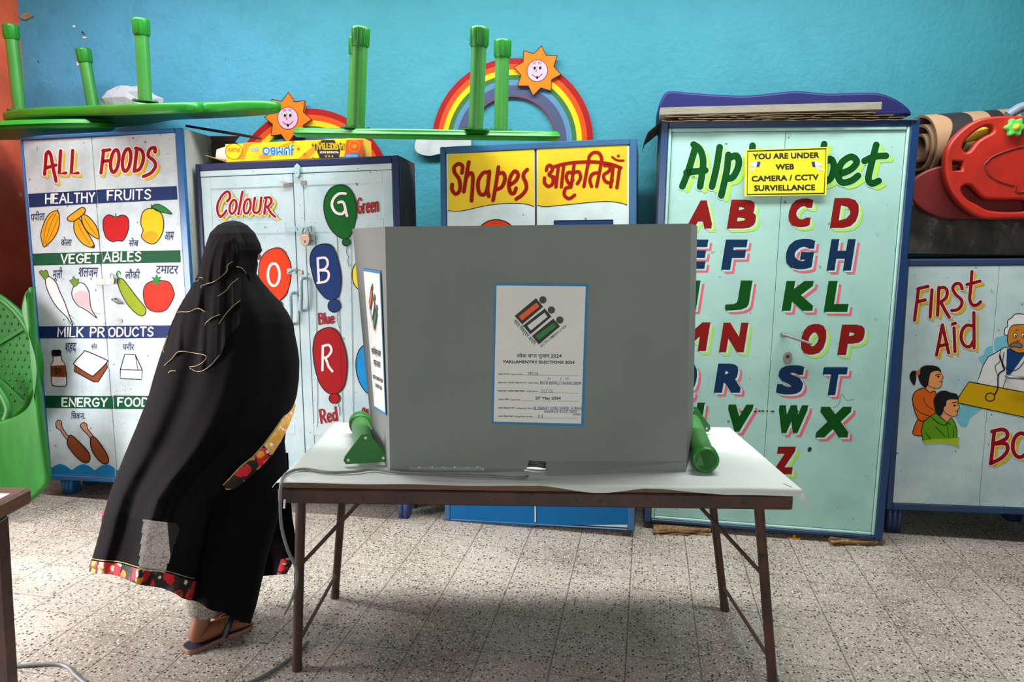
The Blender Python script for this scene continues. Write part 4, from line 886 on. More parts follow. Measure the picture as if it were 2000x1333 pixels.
def flipped_table(label, C, e1, e2, th, outline, legs, warp=None):
    """upside-down plastic table: e1, e2 half axes in its plane"""
    C = Vector(C); e1 = Vector(e1); e2 = Vector(e2); n = e1.cross(e2).normalized()
    if n.z < 0: n = -n
    root = thing('childrens_table', label, 'table', C, None, 'green plastic children\'s tables stored upside down')
    sc = (e1.length+e2.length)/2
    MB().prism(outline, lambda x, y, t: C+e1*x+e2*y+n*t+Vector((0, 0, warp(x, y) if warp else 0)), 0, th, GTOP, .012/sc).obj('tabletop', root, fix=True)
    for (bx, by, tx, ty, Y) in legs:
        b = ony(bx, by, Y); b = b-n*((b-C).dot(n)-(th+.0)) if abs((b-C).dot(n)) < .2 else b
        b = b+e2.normalized()*0; t = ony(tx, ty, b.y-.02); green_leg(root, b-n*.004, t)
    return root
# long one over the Colour and Shapes cupboards
pl_, pr_ = ony(576, 268, 3.24), ony(1094, 276, 3.24); C_ = (pl_+pr_)/2; e2 = (C_-EYE).normalized()*.29; e2.x = 0.02
LM = .44
flipped_table('long green plastic table upside down across the Colour and Shapes cupboards, four legs up', C_, (pr_-pl_)/2, e2, .042, lobed(4, .10),
    [(698, 253, 705, 54, 3.08), (929, 258, 937, 54, 3.08), (690, 255, 698, 73, 3.34), (978, 262, 982, 78, 3.36)])
# lobed one over the All Foods cupboard and the small one under it
A_ = ony(6, 232, 3.62); D_ = ony(547, 226, 3.5); F_ = ony(330, 203, 3.16); C_ = (A_+D_)/2
flipped_table('lobed green plastic table upside down on top of the ALL FOODS cupboard pile', C_, (D_-A_)/2, (C_-F_), .05, lobed(4, .23),
    [(38, 212, 20, 48, 3.66), (285, 219, 275, 37, 3.38), (184, 214, 162, 95, 3.82)], lambda x, y: (-.060*max(0, -y-.25)**1.0 if abs(x) < .6 else 0)*1.0+.012*x)
L0 = ony(-60, 276, 3.62); L1 = ony(232, 256, 3.6); C_ = (L0+L1)/2; C_.y = 3.56
flipped_table('small green plastic table upside down directly on the ALL FOODS cupboard', C_+Vector((0, 0, .005)), (L1-L0)/2, Vector((0, .24, .012)), .044, lobed(3, .06), [])

# crumpled white paper behind the legs
M_PAPER = mat('white_paper', rgb(226, 226, 226), .7, var=rgb(200, 202, 206), vscale=6)
def crumple(c, sx, sy, sz, m, seed, nu=22, nv=12, amp=.35):
    rnd = random.Random(seed); ph = [(rnd.uniform(2, 6), rnd.uniform(2, 6), rnd.uniform(0, 6.28), rnd.uniform(.4, 1)) for _ in range(7)]
    def f(u, v):
        a = 2*pi*u; b = pi*v; d = Vector((cos(a)*sin(b), sin(a)*sin(b), cos(b)))
        k = 1+amp*sum(w_*(abs(sin(p*d.x*2+q*d.y*2+r+q*d.z*2))-.55) for p, q, r, w_ in ph)/3
        p = Vector((d.x*sx*k, d.y*sy*k, d.z*sz*k)); p.z = max(p.z, -sz*.45); return Vector(c)+p
    return MB().grid(f, nu, nv, m, False, True)
M_CRUM = mat('grey_white_paper', rgb(146, 148, 156), .8, var=rgb(126, 128, 138), vscale=6)
c_ = ony(256, 214, 3.86); crumple(c_+Vector((0, 0, .035)), .17, .07, .085, M_CRUM, 12, 13, 8, .55).obj('crumpled_paper', label='crumpled white paper lying behind the legs on the ALL FOODS cupboard pile', cat='paper')

# ================================================================== ON THE COLOUR CUPBOARD
M0 = PLC; topc = 1.69
DKC = mat('dark_brown_card', rgb(62, 44, 38), .8, var=rgb(38, 28, 26), vscale=8)
def loc(pl, u, d, v): return pl.o+pl.u*u+pl.n*d+pl.w*v
rt = thing('cardboard_box', 'dark brown cardboard box on the Colour cupboard beside the ALL FOODS cupboard', 'box', loc(PLC, .12, .20, topc), PLC.R)
b = MB().box(-.118, .02, -.05, .07, .001, .13, DKC, .003); b.obj('body', rt, True, True)
b = MB(); b.add([(-.11, -.05, .128), (.02, -.05, .128), (.06, -.07, .152), (-.1, -.08, .157), (-.11, -.05, .131), (.02, -.05, .131), (.06, -.07, .155), (-.1, -.08, .16)], [(3, 2, 1, 0), (4, 5, 6, 7), (0, 1, 5, 4), (1, 2, 6, 5), (2, 3, 7, 6), (3, 0, 4, 7)], DKC); b.obj('flap', rt, True)
a = ony(385, 250, 3.72); c = ony(490, 267, 3.62)
MB().bar(a, c, .16, .012, mat('reddish_plank', rgb(84, 40, 32), .7, var=rgb(56, 30, 26), vscale=9), c=.002).obj('wooden_plank', label='thin reddish brown plank lying tilted above the Colour cupboard', cat='plank')
# the long yellow toy box, upside down
DJ = .02; AJ = (400, 180, 5.263)
def cj(x, y): return AJ[0]+x/AJ[2], AJ[1]+y/AJ[2]
q = [PLC.uv(*cj(x, y), DJ) for x, y in ((207, 520), (1632, 486), (1634, 676), (215, 702))]
u0 = (q[0][0]+q[3][0])/2; u1 = (q[1][0]+q[2][0])/2; v0 = topc+.001; v1 = (q[0][1]+q[1][1])/2
JY = mat('box_yellow_print', rgb(246, 196, 16), .4, var=rgb(240, 160, 14), vscale=9, vamt=.9); JW = mat('box_white_card', rgb(224, 214, 206), .6); JR = mat('box_red_print', rgb(206, 78, 22), .4); JK = mat('box_black_print', rgb(24, 22, 22), .45); JB = mat('box_blue_print', rgb(30, 124, 200), .4); JO = mat('box_orange_print', rgb(226, 130, 16), .4)
topc += .003
rt = thing('toy_box', 'long yellow basketball toy box lying upside down on the Colour cupboard', 'box', loc(PLC, u0, DJ, topc), PLC.R)
bx = MB().box(0, u1-u0, 0, .11, .001, v1-topc, JY, .003)
class Sub(Paint):
    def put(s, pts, faces, m, layer):
        s.k += 1; d = s.d0-.0003*layer-.00003*(s.k % 8); L = []
        for p in pts:
            a, b_ = s.pl.uv(*s.px(p), d); L.append(Vector((a-u0, d-DJ, b_-topc)))
        F = []
        for f in faces:
            a, b_, c = L[f[0]], L[f[1]], L[f[2]]
            F.append(list(f) if (b_-a).cross(c-a).y < 0 else list(f)[::-1])
        s.pick(0, 0).add(L, F, m)
P = Sub(PLC, lambda u, v: bx, DJ, AJ)
P.poly([(1455, 492), (1628, 488), (1630, 672), (1430, 678), (1445, 600)], JR, 1); P.poly([(560, 660), (700, 580), (860, 520), (900, 515), (760, 620), (640, 692), (560, 694)], JO, 1); P.poly([(400, 520), (520, 512), (460, 560), (420, 640), (410, 690), (330, 695), (380, 600)], JO, 1); P.poly([(950, 690), (1060, 600), (1180, 500), (1230, 497), (1150, 600), (1060, 686)], JO, 1)
P.stroke(ell(300, 610, 88, 80, 24), 4, BLK, 2, True, True)
P.text('FUN', (362, 572), (240, 574), 42, JO, 3, .04)
def up(body, x1, x0, yb, h, m, ly, off): P.text(body, (x1, yb), (x0, yb+.01), h, m, ly, off)
for off, m, ly in ((.16, JK, 3), (.10, JW, 4), (.03, JB, 5)): up('JUMBO', 915, 590, 566, 84, m, ly, off)
for off, m, ly in ((.16, JK, 3), (.09, JW, 4), (.02, JB, 5)): up('DLX.', 548, 470, 574, 34, m, ly, off)
P.poly([(1150, 600), (1200, 494), (1330, 490), (1392, 600), (1380, 676), (1180, 680)], JK, 2)
for off, m, ly in ((.15, JK, 3), (.03, SHYEL, 4)): up('BASKETBALL', 1448, 1100, 522, 76, m, ly, off)
up('WONDER SHOT', 1376, 1178, 608, 24, JW, 4, .03)
def star(cx, cy, r, m, ly=2): P.poly([(cx+(r if i % 2 == 0 else r*.42)*sin(pi*i/5), cy-(r if i % 2 == 0 else r*.42)*cos(pi*i/5)) for i in range(10)], m, ly)
for x, y, r in ((905, 512, 20), (962, 585, 24), (1028, 640, 24), (1112, 676, 16)): star(x, y, r, JR)
for x in (1245, 1278, 1312): star(x, 660, 14, SHYEL, 4)
P.stroke(ell(1538, 556, 56, 56, 20), 4, YEL, 2, True, True); P.poly(ell(1538, 556, 30, 22, 14, 20), JO, 3); P.poly([(1430, 676), (1440, 640), (1580, 622), (1592, 672)], JB, 3); up('BRANDS', 1568, 1450, 645, 20, JW, 4, .02)
bx.obj('box_body', rt, True, True)
b = MB(); b.prism([(0, .012), (0, v1-topc-.005), (-.06, v1-topc-.02), (-.068, .03)], lambda x, y, t: Vector((x, t, y)), .02, .023, JW); b.obj('end_flap', rt, True, True)
b = MB(); b.add([(0, 0, .004), (0, .1, .004), (-.11, .1, .04), (-.11, 0, .04), (0, 0, .007), (0, .1, .007), (-.11, .1, .043), (-.11, 0, .043)], [(0, 1, 2, 3), (7, 6, 5, 4), (0, 3, 7, 4), (3, 2, 6, 7), (2, 1, 5, 6), (1, 0, 4, 5)], mat('box_inner_card', rgb(176, 150, 70), .7)); b.obj('lower_flap', rt, True)

# ================================================================== RAINBOW CUT-OUTS ON THE WALL
WY = RY1-.02
RB = [flat('rainbow_red', 140, 20, 20), flat('rainbow_orange', 186, 68, 18), flat('rainbow_yellow', 206, 172, 22), flat('rainbow_green', 50, 96, 52), flat('rainbow_sky', 74, 116, 148), flat('rainbow_slate', 66, 72, 98)]
SUNO = flat('sun_orange', 204, 104, 20); SUNF = flat('sun_face_pink', 200, 152, 174)
def rainbow(label, cx, cy, sun, cloud, rot):
    k = None; C_ = ony(cx, cy, WY); sc = (ony(cx+100, cy, WY)-C_).length/100
    root = thing('rainbow_cutout', label, 'wall decoration', C_, None, 'rainbow cut-outs on the blue wall')
    W = lambda x, y, t: C_+Vector((x*sc, t, -y*sc))
    radii = [159, 148, 138, 128, 119, 109, 87]; b = MB(); n = 40
    a0, a1 = radians(-6), radians(186)
    arc = lambda r: [(r*cos(a0+(a1-a0)*i/n), -r*sin(a0+(a1-a0)*i/n)) for i in range(n+1)]
    b.prism(arc(159)+arc(87)[::-1], W, 0, .016, RB[0], .003)
    for k in range(6):
        o_ = arc(radii[k]-(1.5 if k == 0 else 0)); i_ = arc(radii[k+1]+(1.5 if k == 5 else 0))
        b.add([W(x, y, -.0006) for x, y in o_+i_], [[i, i+1, n+2+i, n+1+i] for i in range(n)], RB[k])
    b.obj('arch', root)
    sx, sy = sun[0]-cx, sun[1]-cy; s_ = MB(); pts = []
    for i in range(16):
        r = (46 if i % 2 == 0 else 32); pts.append((sx+r*sin(2*pi*i/16+rot), sy-r*cos(2*pi*i/16+rot)))
    s_.prism(pts, W, -.02, -.001, SUNO, .001, smooth_side=False)
    mp = [s_]
    def face(pts, m, ly, st=None):
        s_.add([W(sx+x, sy+y, -.02-.0005*ly) for x, y in pts], tessellate_polygon([[Vector((x, y, 0)) for x, y in pts]]), m)
    def line(pts, w, m, ly):
        P_ = spline(pts, False, 5); 
        for i in range(len(P_)-1):
            t = (P_[i+1]-P_[i]).normalized(); nn = Vector((-t.y, t.x))*w/2; face([tuple(P_[i]+nn), tuple(P_[i]-nn), tuple(P_[i+1]-nn), tuple(P_[i+1]+nn)], m, ly)
    for i in range(16): 
        a_, b_ = pts[i], pts[(i+1) % 16]; line([(a_[0]-sx, a_[1]-sy), (b_[0]-sx, b_[1]-sy)], 1.2, BLK, 1)
    face(ell(0, 0, 20.5, 20.5, 22), BLK, 1); face(ell(0, 0, 19.3, 19.3, 22), SUNF, 2)
    for x in (-6, 4.5):
        face(ell(x, -7, 4, 5.4, 12), BLK, 3); face(ell(x, -7, 3.3, 4.7, 12), WHT, 4); face(ell(x+.6, -5.4, 2.4, 3, 10), BLK, 5)
        for dx in (-3, 0, 3): line([(x+dx*.7, -12.5), (x+dx*1.1, -17)], .8, BLK, 3)
    line([(-1, -2), (-3, 1), (0, 3)], 1, BLK, 3); line([(-10, 6), (-4, 11), (4, 11), (10, 5)], 1.3, BLK, 3); face(ell(0, 12.5, 2.2, 3, 8), BLK, 4)
    s_.obj('sun', root)
    if cloud:
        out = spline([(x-cx, y-cy) for x, y in cloud], True, 5)
        MB().prism(out, W, -.018, -.001, mat('cloud_paint', rgb(164, 170, 172), .6, var=rgb(122, 128, 132), vscale=8), .002).obj('cloud', root)
CL = [(806, 285), (812, 268), (830, 258), (860, 256), (890, 258), (915, 262), (918, 290), (895, 303), (860, 300), (835, 304), (812, 298)]
rainbow('big rainbow cut-out with smiling sun at its upper right, above the Shapes cupboard', 998, 280, (1048, 147), CL, .16)
rainbow('rainbow cut-out half hidden behind the yellow toy box, smiling sun at its upper left', 607, 384, (569, 243), None, .05)

# ================================================================== ON THE ALMIRAH
M_BSLED = mat('dark_blue_plastic', rgb(24, 28, 86), .5, var=rgb(20, 22, 64), vscale=3, spec=.25)
ZT = 1.96+.035
def top_at(px, py, y): return ony(px, py, y)
out = spline([(1286, 212), (1290, 197), (1305, 178), (1345, 180), (1400, 184), (1460, 186), (1520, 180), (1560, 177), (1620, 182), (1680, 180), (1722, 182), (1756, 196), (1778, 214), (1781, 224)], False, 4)
YS = 3.66
o2 = [ony(p[0], p[1], YS) for p in out]; zb = min(p.z for p in o2)
ol = [(p.x, p.z) for p in o2]+[(o2[-1].x-.05, zb-.004), (o2[0].x, zb-.004)]
b = MB(); b.prism(ol, lambda x, y, t: Vector((x, t, y)), YS, YS+.26, M_BSLED, .012)
b.obj('plastic_sled', fix=True, label='dark blue moulded plastic sled lying on the mint almirah', cat='sled')
M_GREYB = mat('weathered_board', rgb(132, 128, 112), .7, var=rgb(100, 94, 82), vscale=10, stretch=(1, 6, 6), specks=rgb(70, 66, 58), sscale=40, sthr=.68)
a = ony(1290, 217, 3.50); c = ony(1722, 206, 3.50)
b = MB(); d_ = (c-a); b.prism([(0, -.016), (1, -.016), (1, .016), (0, .016)], lambda x, y, t: a+d_*x+Vector((0, t, y)), 0, .15, M_GREYB); b.obj('wooden_board', fix=True, label='weathered grey board on the almirah under the blue sled', cat='board')
CARD2 = mat('brown_cardboard', rgb(118, 96, 70), .85, var=rgb(80, 64, 48), vscale=12, specks=rgb(150, 128, 96), sscale=50, sthr=.66)
rnd = random.Random(3)
for k, (x0, x1, yl, yr, lab) in enumerate(((1292, 1792, 236.5, 233.5, 'lowest cardboard sheet on the almirah, drooping over its left edge'), (1325, 1768, 232, 229, 'second cardboard sheet from the bottom on the almirah'), (1300, 1745, 228, 225, 'third cardboard sheet from the bottom, under the weathered grey board'), (1365, 1710, 224.5, 220.5, 'topmost thin cardboard sheet touching the weathered grey board'))):
    a = ony(x0, yl, 3.475); c = ony(x1, yr, 3.475); N_ = 36; b = MB()
    jag = [rnd.uniform(-.008, .004) for _ in range(N_)]; wz = [rnd.uniform(-.0016, .0016) for _ in range(N_)]
    def f(u, v, dz=0.0):
        p = a+(c-a)*u; i = min(int(u*(N_-1)+.5), N_-1); q = Vector((p.x, p.y+(jag[i] if v == 0 else 0)+v*.44, p.z+wz[i]*(1-v)+dz))
        return q
    n0 = len(b.v); b.grid(lambda u, v: f(u, v, .0015), N_, 3, CARD2, False); b.grid(lambda u, v: f(u, v, -.0015), N_, 3, CARD2, False)
    for i in range(N_-1): b.f.append([n0+i, n0+i+1, n0+3*N_+i+1, n0+3*N_+i]); b.m.append(0); b.s.append(False)
    if k == 0:
        e = a+Vector((0, 0, 0)); out = [e, e+Vector((-.06, 0, -.05)), e+Vector((-.075, 0, -.09))]
        b.grid(lambda u, v: out[0].lerp(out[1], u*2) + Vector((0, v*.44, .0)) if u <= .5 else out[1].lerp(out[2], u*2-1)+Vector((0, v*.44, 0)), 3, 3, CARD2, False)
    b.obj('cardboard_sheet', label=lab, cat='cardboard', group='cardboard sheets stacked on the almirah')

# ================================================================== ON THE FIRST AID CUPBOARD
M_TARP = mat('black_tarpaulin', rgb(58, 53, 48), .4, var=rgb(112, 104, 94), vscale=6, bump=.8, bscale=16)
zA = max((PLX.o+PLX.w*1.2341).z, (PLX.o+PLX.w*1.2341+PLX.u*.8).z)
rnd = random.Random(11)
def tarp(u, v):
    x = 1.345+.86*u; y0, y1 = 3.715, 3.97
    th = pi*v; prof = .265+.04*sin(5*u+1)-.06*max(0, .2-u)/.2+.02*sin(13*u)
    r1 = 1+.10*sin(9*u+4*v)+.09*sin(23*u-7*v)+.07*abs(sin(31*u+11*v))+.06*abs(sin(52*u-17*v))
    y = (y0+y1)/2-cos(th)*(y1-y0)/2*min(1, .9+.1*r1); z = zA+.014+prof*abs(sin(th))**.55*r1
    y -= .018*abs(sin(th))*(sin(17*u+3*sin(9*u)+6*v)+.6*abs(sin(29*u-8*v)))*(1 if v < .5 else 0)
    return Vector((x, y, z if 0 < v < 1 else zA+.008))
b = MB(); b.grid(tarp, 110, 40, M_TARP); 
for u in (0, 1):
    ring = [tarp(u, j/39) for j in range(40)]; b.add(ring, tessellate_polygon([[Vector((p.y, p.z, 0)) for p in ring]]), M_TARP)
b.obj('tarpaulin_bundle', fix=True, label='crumpled black tarpaulin bundle on the First Aid cupboard', cat='tarpaulin')
M_RPL = mat('red_plastic', rgb(178, 34, 16), .45, var=rgb(124, 22, 14), vscale=3.5, vamt=.7)
M_RDK = mat('dark_red_plastic', rgb(120, 26, 24), .5, var=rgb(84, 22, 22), vscale=4)
AR_ = (1700, 160, 3.7033)
def plate(outer, holes, fn, t0, t1, m, bev):
    b = MB(); b.prism(outer, fn, t0, t1, m, bev)
    # remove caps and rebuild with holes
    b = MB(); sg = 1 if t1 > t0 else -1
    def inset(O, d):
        n = len(O); r = []
        if sum(O[i][0]*O[(i+1) % n][1]-O[(i+1) % n][0]*O[i][1] for i in range(n)) < 0: O = O[::-1]
        O = [Vector(p) for p in O]
        for i in range(n):
            e1 = (O[i]-O[i-1]).normalized(); e2 = (O[(i+1) % n]-O[i]).normalized(); nn = Vector((-e1.y-e2.y, e1.x+e2.x)); nn.normalize(); r.append(O[i]+nn*d)
        return r
    loops = []
    for O, s_ in [(outer, 1)]+[(h, -1) for h in holes]:
        rings = [(inset(O, s_*bev), t0), (inset(O, s_*bev*.3), t0+sg*bev*.3), (inset(O, 0), t0+sg*bev), (inset(O, 0), t1-sg*bev), (inset(O, s_*bev*.3), t1-sg*bev*.3), (inset(O, s_*bev), t1)]
        V = [fn(p.x, p.y, t) for R_, t in rings for p in R_]; n = len(O)
        b.add(V, [[k*n+i, k*n+(i+1) % n, (k+1)*n+(i+1) % n, (k+1)*n+i] for k in range(5) for i in range(n)], m, True); loops.append(rings[0][0])
    for t in (t0, t1):
        allp = [p for L in loops for p in L]
        b.add([fn(p.x, p.y, t) for p in allp], tessellate_polygon([[Vector((p.x, p.y, 0)) for p in L] for L in loops]), m)
    return b
YR = 3.56
def mir(pts, cx=1235): return [(2*cx-x, y) for x, y in pts]
half = [(1235, 244), (1111, 245), (1000, 244), (900, 248), (800, 265), (720, 303), (640, 368), (580, 440), (547, 520), (540, 600), (547, 690), (580, 785), (640, 872), (720, 942), (800, 982), (880, 995), (1111, 992), (1235, 992)]
toxz = lambda pts: [(p.x, p.z) for p in (ony(AR_[0]+x/AR_[2], AR_[1]+y/AR_[2], YR) for x, y in pts)]
outer = toxz(spline(half, False, 3)+spline(mir(half)[::-1], False, 3)[1:-1])
h1 = [(670, 470), (690, 428), (740, 375), (800, 335), (850, 317), (888, 328), (893, 362), (840, 390), (780, 430), (735, 488), (705, 508), (680, 500)]
h2 = [(660, 780), (685, 750), (725, 746), (765, 775), (815, 825), (880, 850), (1111, 852), (1160, 880), (1150, 930), (1000, 942), (860, 930), (780, 890), (700, 845)]
h3 = [(598, 572), (672, 572), (668, 640), (598, 642)]
holes = [toxz(spline(h1, True, 3)), toxz(spline(h2, True, 3)), toxz(h3), toxz(spline(mir(h1), True, 3)), toxz(spline(mir(h2), True, 3)[::1])]
c_ = ony(1982, 340, YR); base = Vector((c_.x, YR+.03, min(p[1] for p in outer)))
root = thing('rocker_board', 'red plastic oval rocking board with handle holes, standing on the black tarpaulin', 'toy', base)
plate(outer, holes, lambda x, y, t: Vector((x, t, y)), YR, YR+.05, M_RPL, .011).obj('board', root, fix=True)
kc = ony(1981.5, 249, YR-.012); MB().prism([(kc.x+(.036+.006*cos(6*a))*cos(a), kc.z+(.036+.006*cos(6*a))*sin(a)) for a in [2*pi*i/48 for i in range(48)]], lambda x, y, t: Vector((x, t, y)), YR-.028, YR+.002, mat('green_knob', rgb(96, 200, 84), .4), .006).obj('flower_knob', root, fix=True, label='green flower knob')
MB().sphere((kc.x, YR-.03, kc.z), .015, mat('yellow_knob_centre', rgb(226, 200, 40), .4), 14, 8, (1, .5, 1)).obj('knob_centre', root, label='yellow knob centre')
emb = spline([(1111, 470), (1060, 478), (960, 510), (880, 545), (850, 575), (825, 600), (835, 640), (870, 685), (930, 720), (1010, 745), (1045, 755), (1050, 790), (1090, 800), (1130, 780)], False, 4)
MB().tube([ony(AR_[0]+p.x/AR_[2], AR_[1]+p.y/AR_[2], YR-.001) for p in emb], .004, M_RDK, 6).obj('embossed_motif', root)
# its darker twin behind, the roll and the odds and ends
t2 = thing('rocker_board', 'dark red plastic rocking board behind the striped roll, mostly hidden', 'toy', base+Vector((-.14, .1, .06)))
ob = [(x-.14+.0, z-.05) for x, z in outer]; ox = sum(p[0] for p in ob)/len(ob); ob = [(ox+(x-ox)*.92, 1.62+(z-1.62)*.55) for x, z in ob]
MB().prism(ob, lambda x, y, t: Vector((x, t, y)), YR+.085, YR+.115, M_RDK, .01).obj('board', t2, fix=True)
def stripes():
    m = bpy.data.materials.new('tiger_print'); m.use_nodes = True; nt = m.node_tree; N = nt.nodes; L = nt.links; b = N['Principled BSDF']
    tc = N.new('ShaderNodeTexCoord'); w = N.new('ShaderNodeTexWave'); w.inputs['Scale'].default_value = 1.5; w.inputs['Distortion'].default_value = 7.0; w.inputs['Detail'].default_value = 1.0; w.inputs['Detail Scale'].default_value = 1.3
    L.new(tc.outputs['Object'], w.inputs['Vector']); r = N.new('ShaderNodeMapRange'); r.inputs[1].default_value = .50; r.inputs[2].default_value = .56; L.new(w.outputs[1], r.inputs[0])
    x = N.new('ShaderNodeMix'); x.data_type = 'RGBA'; x.inputs[6].default_value = rgb(164, 128, 96); x.inputs[7].default_value = rgb(30, 26, 26); L.new(r.outputs[0], x.inputs[0]); L.new(x.outputs[2], b.inputs['Base Color']); b.inputs['Roughness'].default_value = .6
    return m
M_TIG = stripes(); M_TAN = mat('tan_foam_edge', rgb(120, 92, 70), .7, var=rgb(96, 76, 62), vscale=9)
ca = ony(1822, 283, 3.85); axis = Vector((.62, .10, .055)); axis.normalize(); e_ = Vector((0, .0, 1)); e_ = (e_-axis*e_.dot(axis)).normalized(); g_ = axis.cross(e_)
b = MB(); NS = 90; turns = 2.6
def roll(u, v):
    a = 2*pi*turns*u; r = .055+.115*u; return ca-axis*.07+axis*(v*.42)*(1)+(e_*cos(a)+g_*sin(a))*r
b.grid(roll, NS, 5, M_TIG); b.grid(lambda u, v: ca-axis*.07+axis*(v*.42)+(e_*cos(2*pi*turns*u)+g_*sin(2*pi*turns*u))*(.043+.115*u), NS, 5, M_TAN)
k0 = len(b.v); ed = [roll(i/(NS-1), 0) for i in range(NS)]+[ca-axis*.07+(e_*cos(2*pi*turns*i/(NS-1))+g_*sin(2*pi*turns*i/(NS-1)))*(.043+.115*i/(NS-1)) for i in range(NS)]
b.add(ed, [[i, i+1, NS+i+1, NS+i] for i in range(NS-1)], M_TAN)
b.obj('rolled_mat', label='rolled tan mat with black tiger stripes behind the red rocking board', cat='mat')
a = ony(1880, 268, 3.655); c = ony(1948, 252, 3.655); MB().tube([a, a+(c-a)*.08, c-(c-a)*.05, c], .03, mat('mustard_plastic', rgb(206, 176, 40), .5, var=rgb(150, 124, 40), vscale=10), 14, rs=[.018, .03, .03, .02]).obj('plastic_bar', label='mustard yellow plastic bar seen through the upper handle hole of the red board', cat='toy')
a = ony(1968, 226, 3.66); c = ony(2040, 196, 3.66); MB().tube([a, a.lerp(c, .3)+Vector((0, 0, .012)), c], .022, mat('grey_tube', rgb(120, 132, 146), .4), 14).obj('grey_pipe', label='short grey pipe behind the top of the red rocking board', cat='pipe')

# ================================================================== VOTING TABLE
M_IRON = mat('rusty_brown_iron', rgb(56, 38, 32), .5, var=rgb(92, 54, 42), vscale=9, vamt=.7, specks=rgb(30, 24, 22), sscale=40, sthr=.66)
M_BOARD = mat('worn_wood_edge', rgb(104, 78, 50), .6, var=rgb(64, 48, 34), vscale=14, stretch=(1, 8, 8), specks=rgb(40, 32, 26), sscale=60, sthr=.68)
TZ = .70; TYAW = radians(8.5537); TO = Vector((-.993, 1.919, 0)); TW, TD = 1.55, .72
TR_M = Matrix.Rotation(TYAW, 3, 'Z')
def tl(x, y, z): return TO+TR_M @ Vector((x, y, z))
root = thing('folding_table', 'brown iron folding table with wooden top carrying the grey voting screen', 'table', tl(TW/2, TD/2, 0), TR_M)
HX, HY = TW/2, TD/2
MB().box(-HX+.003, HX-.003, -HY+.003, HY-.003, TZ-.02, TZ, M_BOARD, .003).obj('tabletop', root, True, True)
for nm, bxs in (('rail', (-HX, HX, -HY, -HY+.035)), ('rail', (-HX, HX, HY-.035, HY)), ('rail', (-HX, -HX+.035, -HY+.035, HY-.035)), ('rail', (HX-.035, HX, -HY+.035, HY-.035))):
    MB().box(bxs[0], bxs[1], bxs[2], bxs[3], TZ-.066, TZ-.021, M_IRON, .004).obj(nm, root, True, True)
FL, FR_, BR_, BL_ = onz(580, 1309), onz(1510, 1347), onz(1416, 1193), onz(654, 1168)
def under(px, py, ref):  # point under the rail where the leg meets it
    return onz(px, py, TZ-.066)
tops = {'FL': tl(.055, .05, TZ-.066), 'FR': tl(TW-.085, .05, TZ-.066), 'BL': tl(.055, TD-.07, TZ-.066), 'BR': tl(TW-.085, TD-.07, TZ-.066)}
feet = {'FL': FL, 'FR': FR_, 'BL': BL_, 'BR': BR_}
for k in tops:
    b = MB(); t_ = tops[k]; f_ = feet[k]; b.tube([t_, t_.lerp(f_, .97)],   .0155, M_IRON, 12); lg = b.obj('leg', root)
    MB().tube([t_.lerp(f_, .955), f_+Vector((0, 0, .001))], .0172, M_IRON, 12).obj('foot_cap', lg)
def rod(a, c, r=.0065): MB().tube([a, c], r, M_IRON, 8).obj('brace', root)
for F_, B_, sx in (('FL', 'BL', 1), ('FR', 'BR', -1)):
    rod(tops[F_].lerp(feet[F_], .84), tops[B_].lerp(feet[B_], .84))
    mid = tops[F_].lerp(feet[F_], .38); rod(mid, tl((.28 if sx > 0 else TW-.30), .30, TZ-.062)); mid = tops[B_].lerp(feet[B_], .3); rod(mid, tl((.26 if sx > 0 else TW-.27), TD-.12, TZ-.062))
# white paper sheet over the table
M_SHEET = mat('white_sheet', rgb(204, 211, 206), .65, var=rgb(190, 197, 193), vscale=3, bump=.15, bscale=8)
def sheet(u, v):
    x = -.012+(TW+.032)*u; fe = .004*sin(9*u+1)+.006*sin(23*u)+.004*sin(41*u)
    y = -.008-.003*(u > .5)+fe*.4*(1-v)**2+(TD+.015)*v
    z = TZ+.0035+.0012*sin(7*x+5*y)*sin(9*y)+.0012*sin(19*x-3*y)
    dr_ = .001 if u < .50 else .018*(.5-.5*cos(2*pi*min(1, (u-.50)/.24))) if u < .70 else .004+.016*min(1, max(0, (u-.74))/.12)
    if v < .012: z += -dr_-.001; y = -.010
    elif v < .02: y = -.009
    if x < 0: z += x*1.3
    if v > .97: z -= .012*((v-.97)/.03)**2
    return tl(x, y, z)
rt = thing('table_paper', 'white paper sheet covering the folding table under the voting screen', 'paper', tl(TW/2, TD/2, TZ))
b = MB(); b.grid(sheet, 130, 60, M_SHEET); b.obj('sheet', rt)
c0 = onz(1545, 950, TZ+.004); st = [ (c0+Vector((-.02, .03, 0)), c0+Vector((0, -.01, 0))), (ony(1560, 955, c0.y-.01), ony(1553, 962, c0.y-.02)), (ony(1574, 972, c0.y-.02), ony(1566, 978, c0.y-.025)), (ony(1585, 990, c0.y-.02), ony(1576, 993, c0.y-.025))]
b = MB(); Vs = [p for s_ in st for p in s_]; Vs2 = [p+Vector((.0, .0015, 0)) for p in Vs]; b.add(Vs+Vs2, [(2*i, 2*i+1, 2*i+3, 2*i+2) for i in range(3)]+[(8+2*i, 8+2*i+2, 8+2*i+3, 8+2*i+1) for i in range(3)], M_SHEET, True); b.obj('hanging_corner', rt)

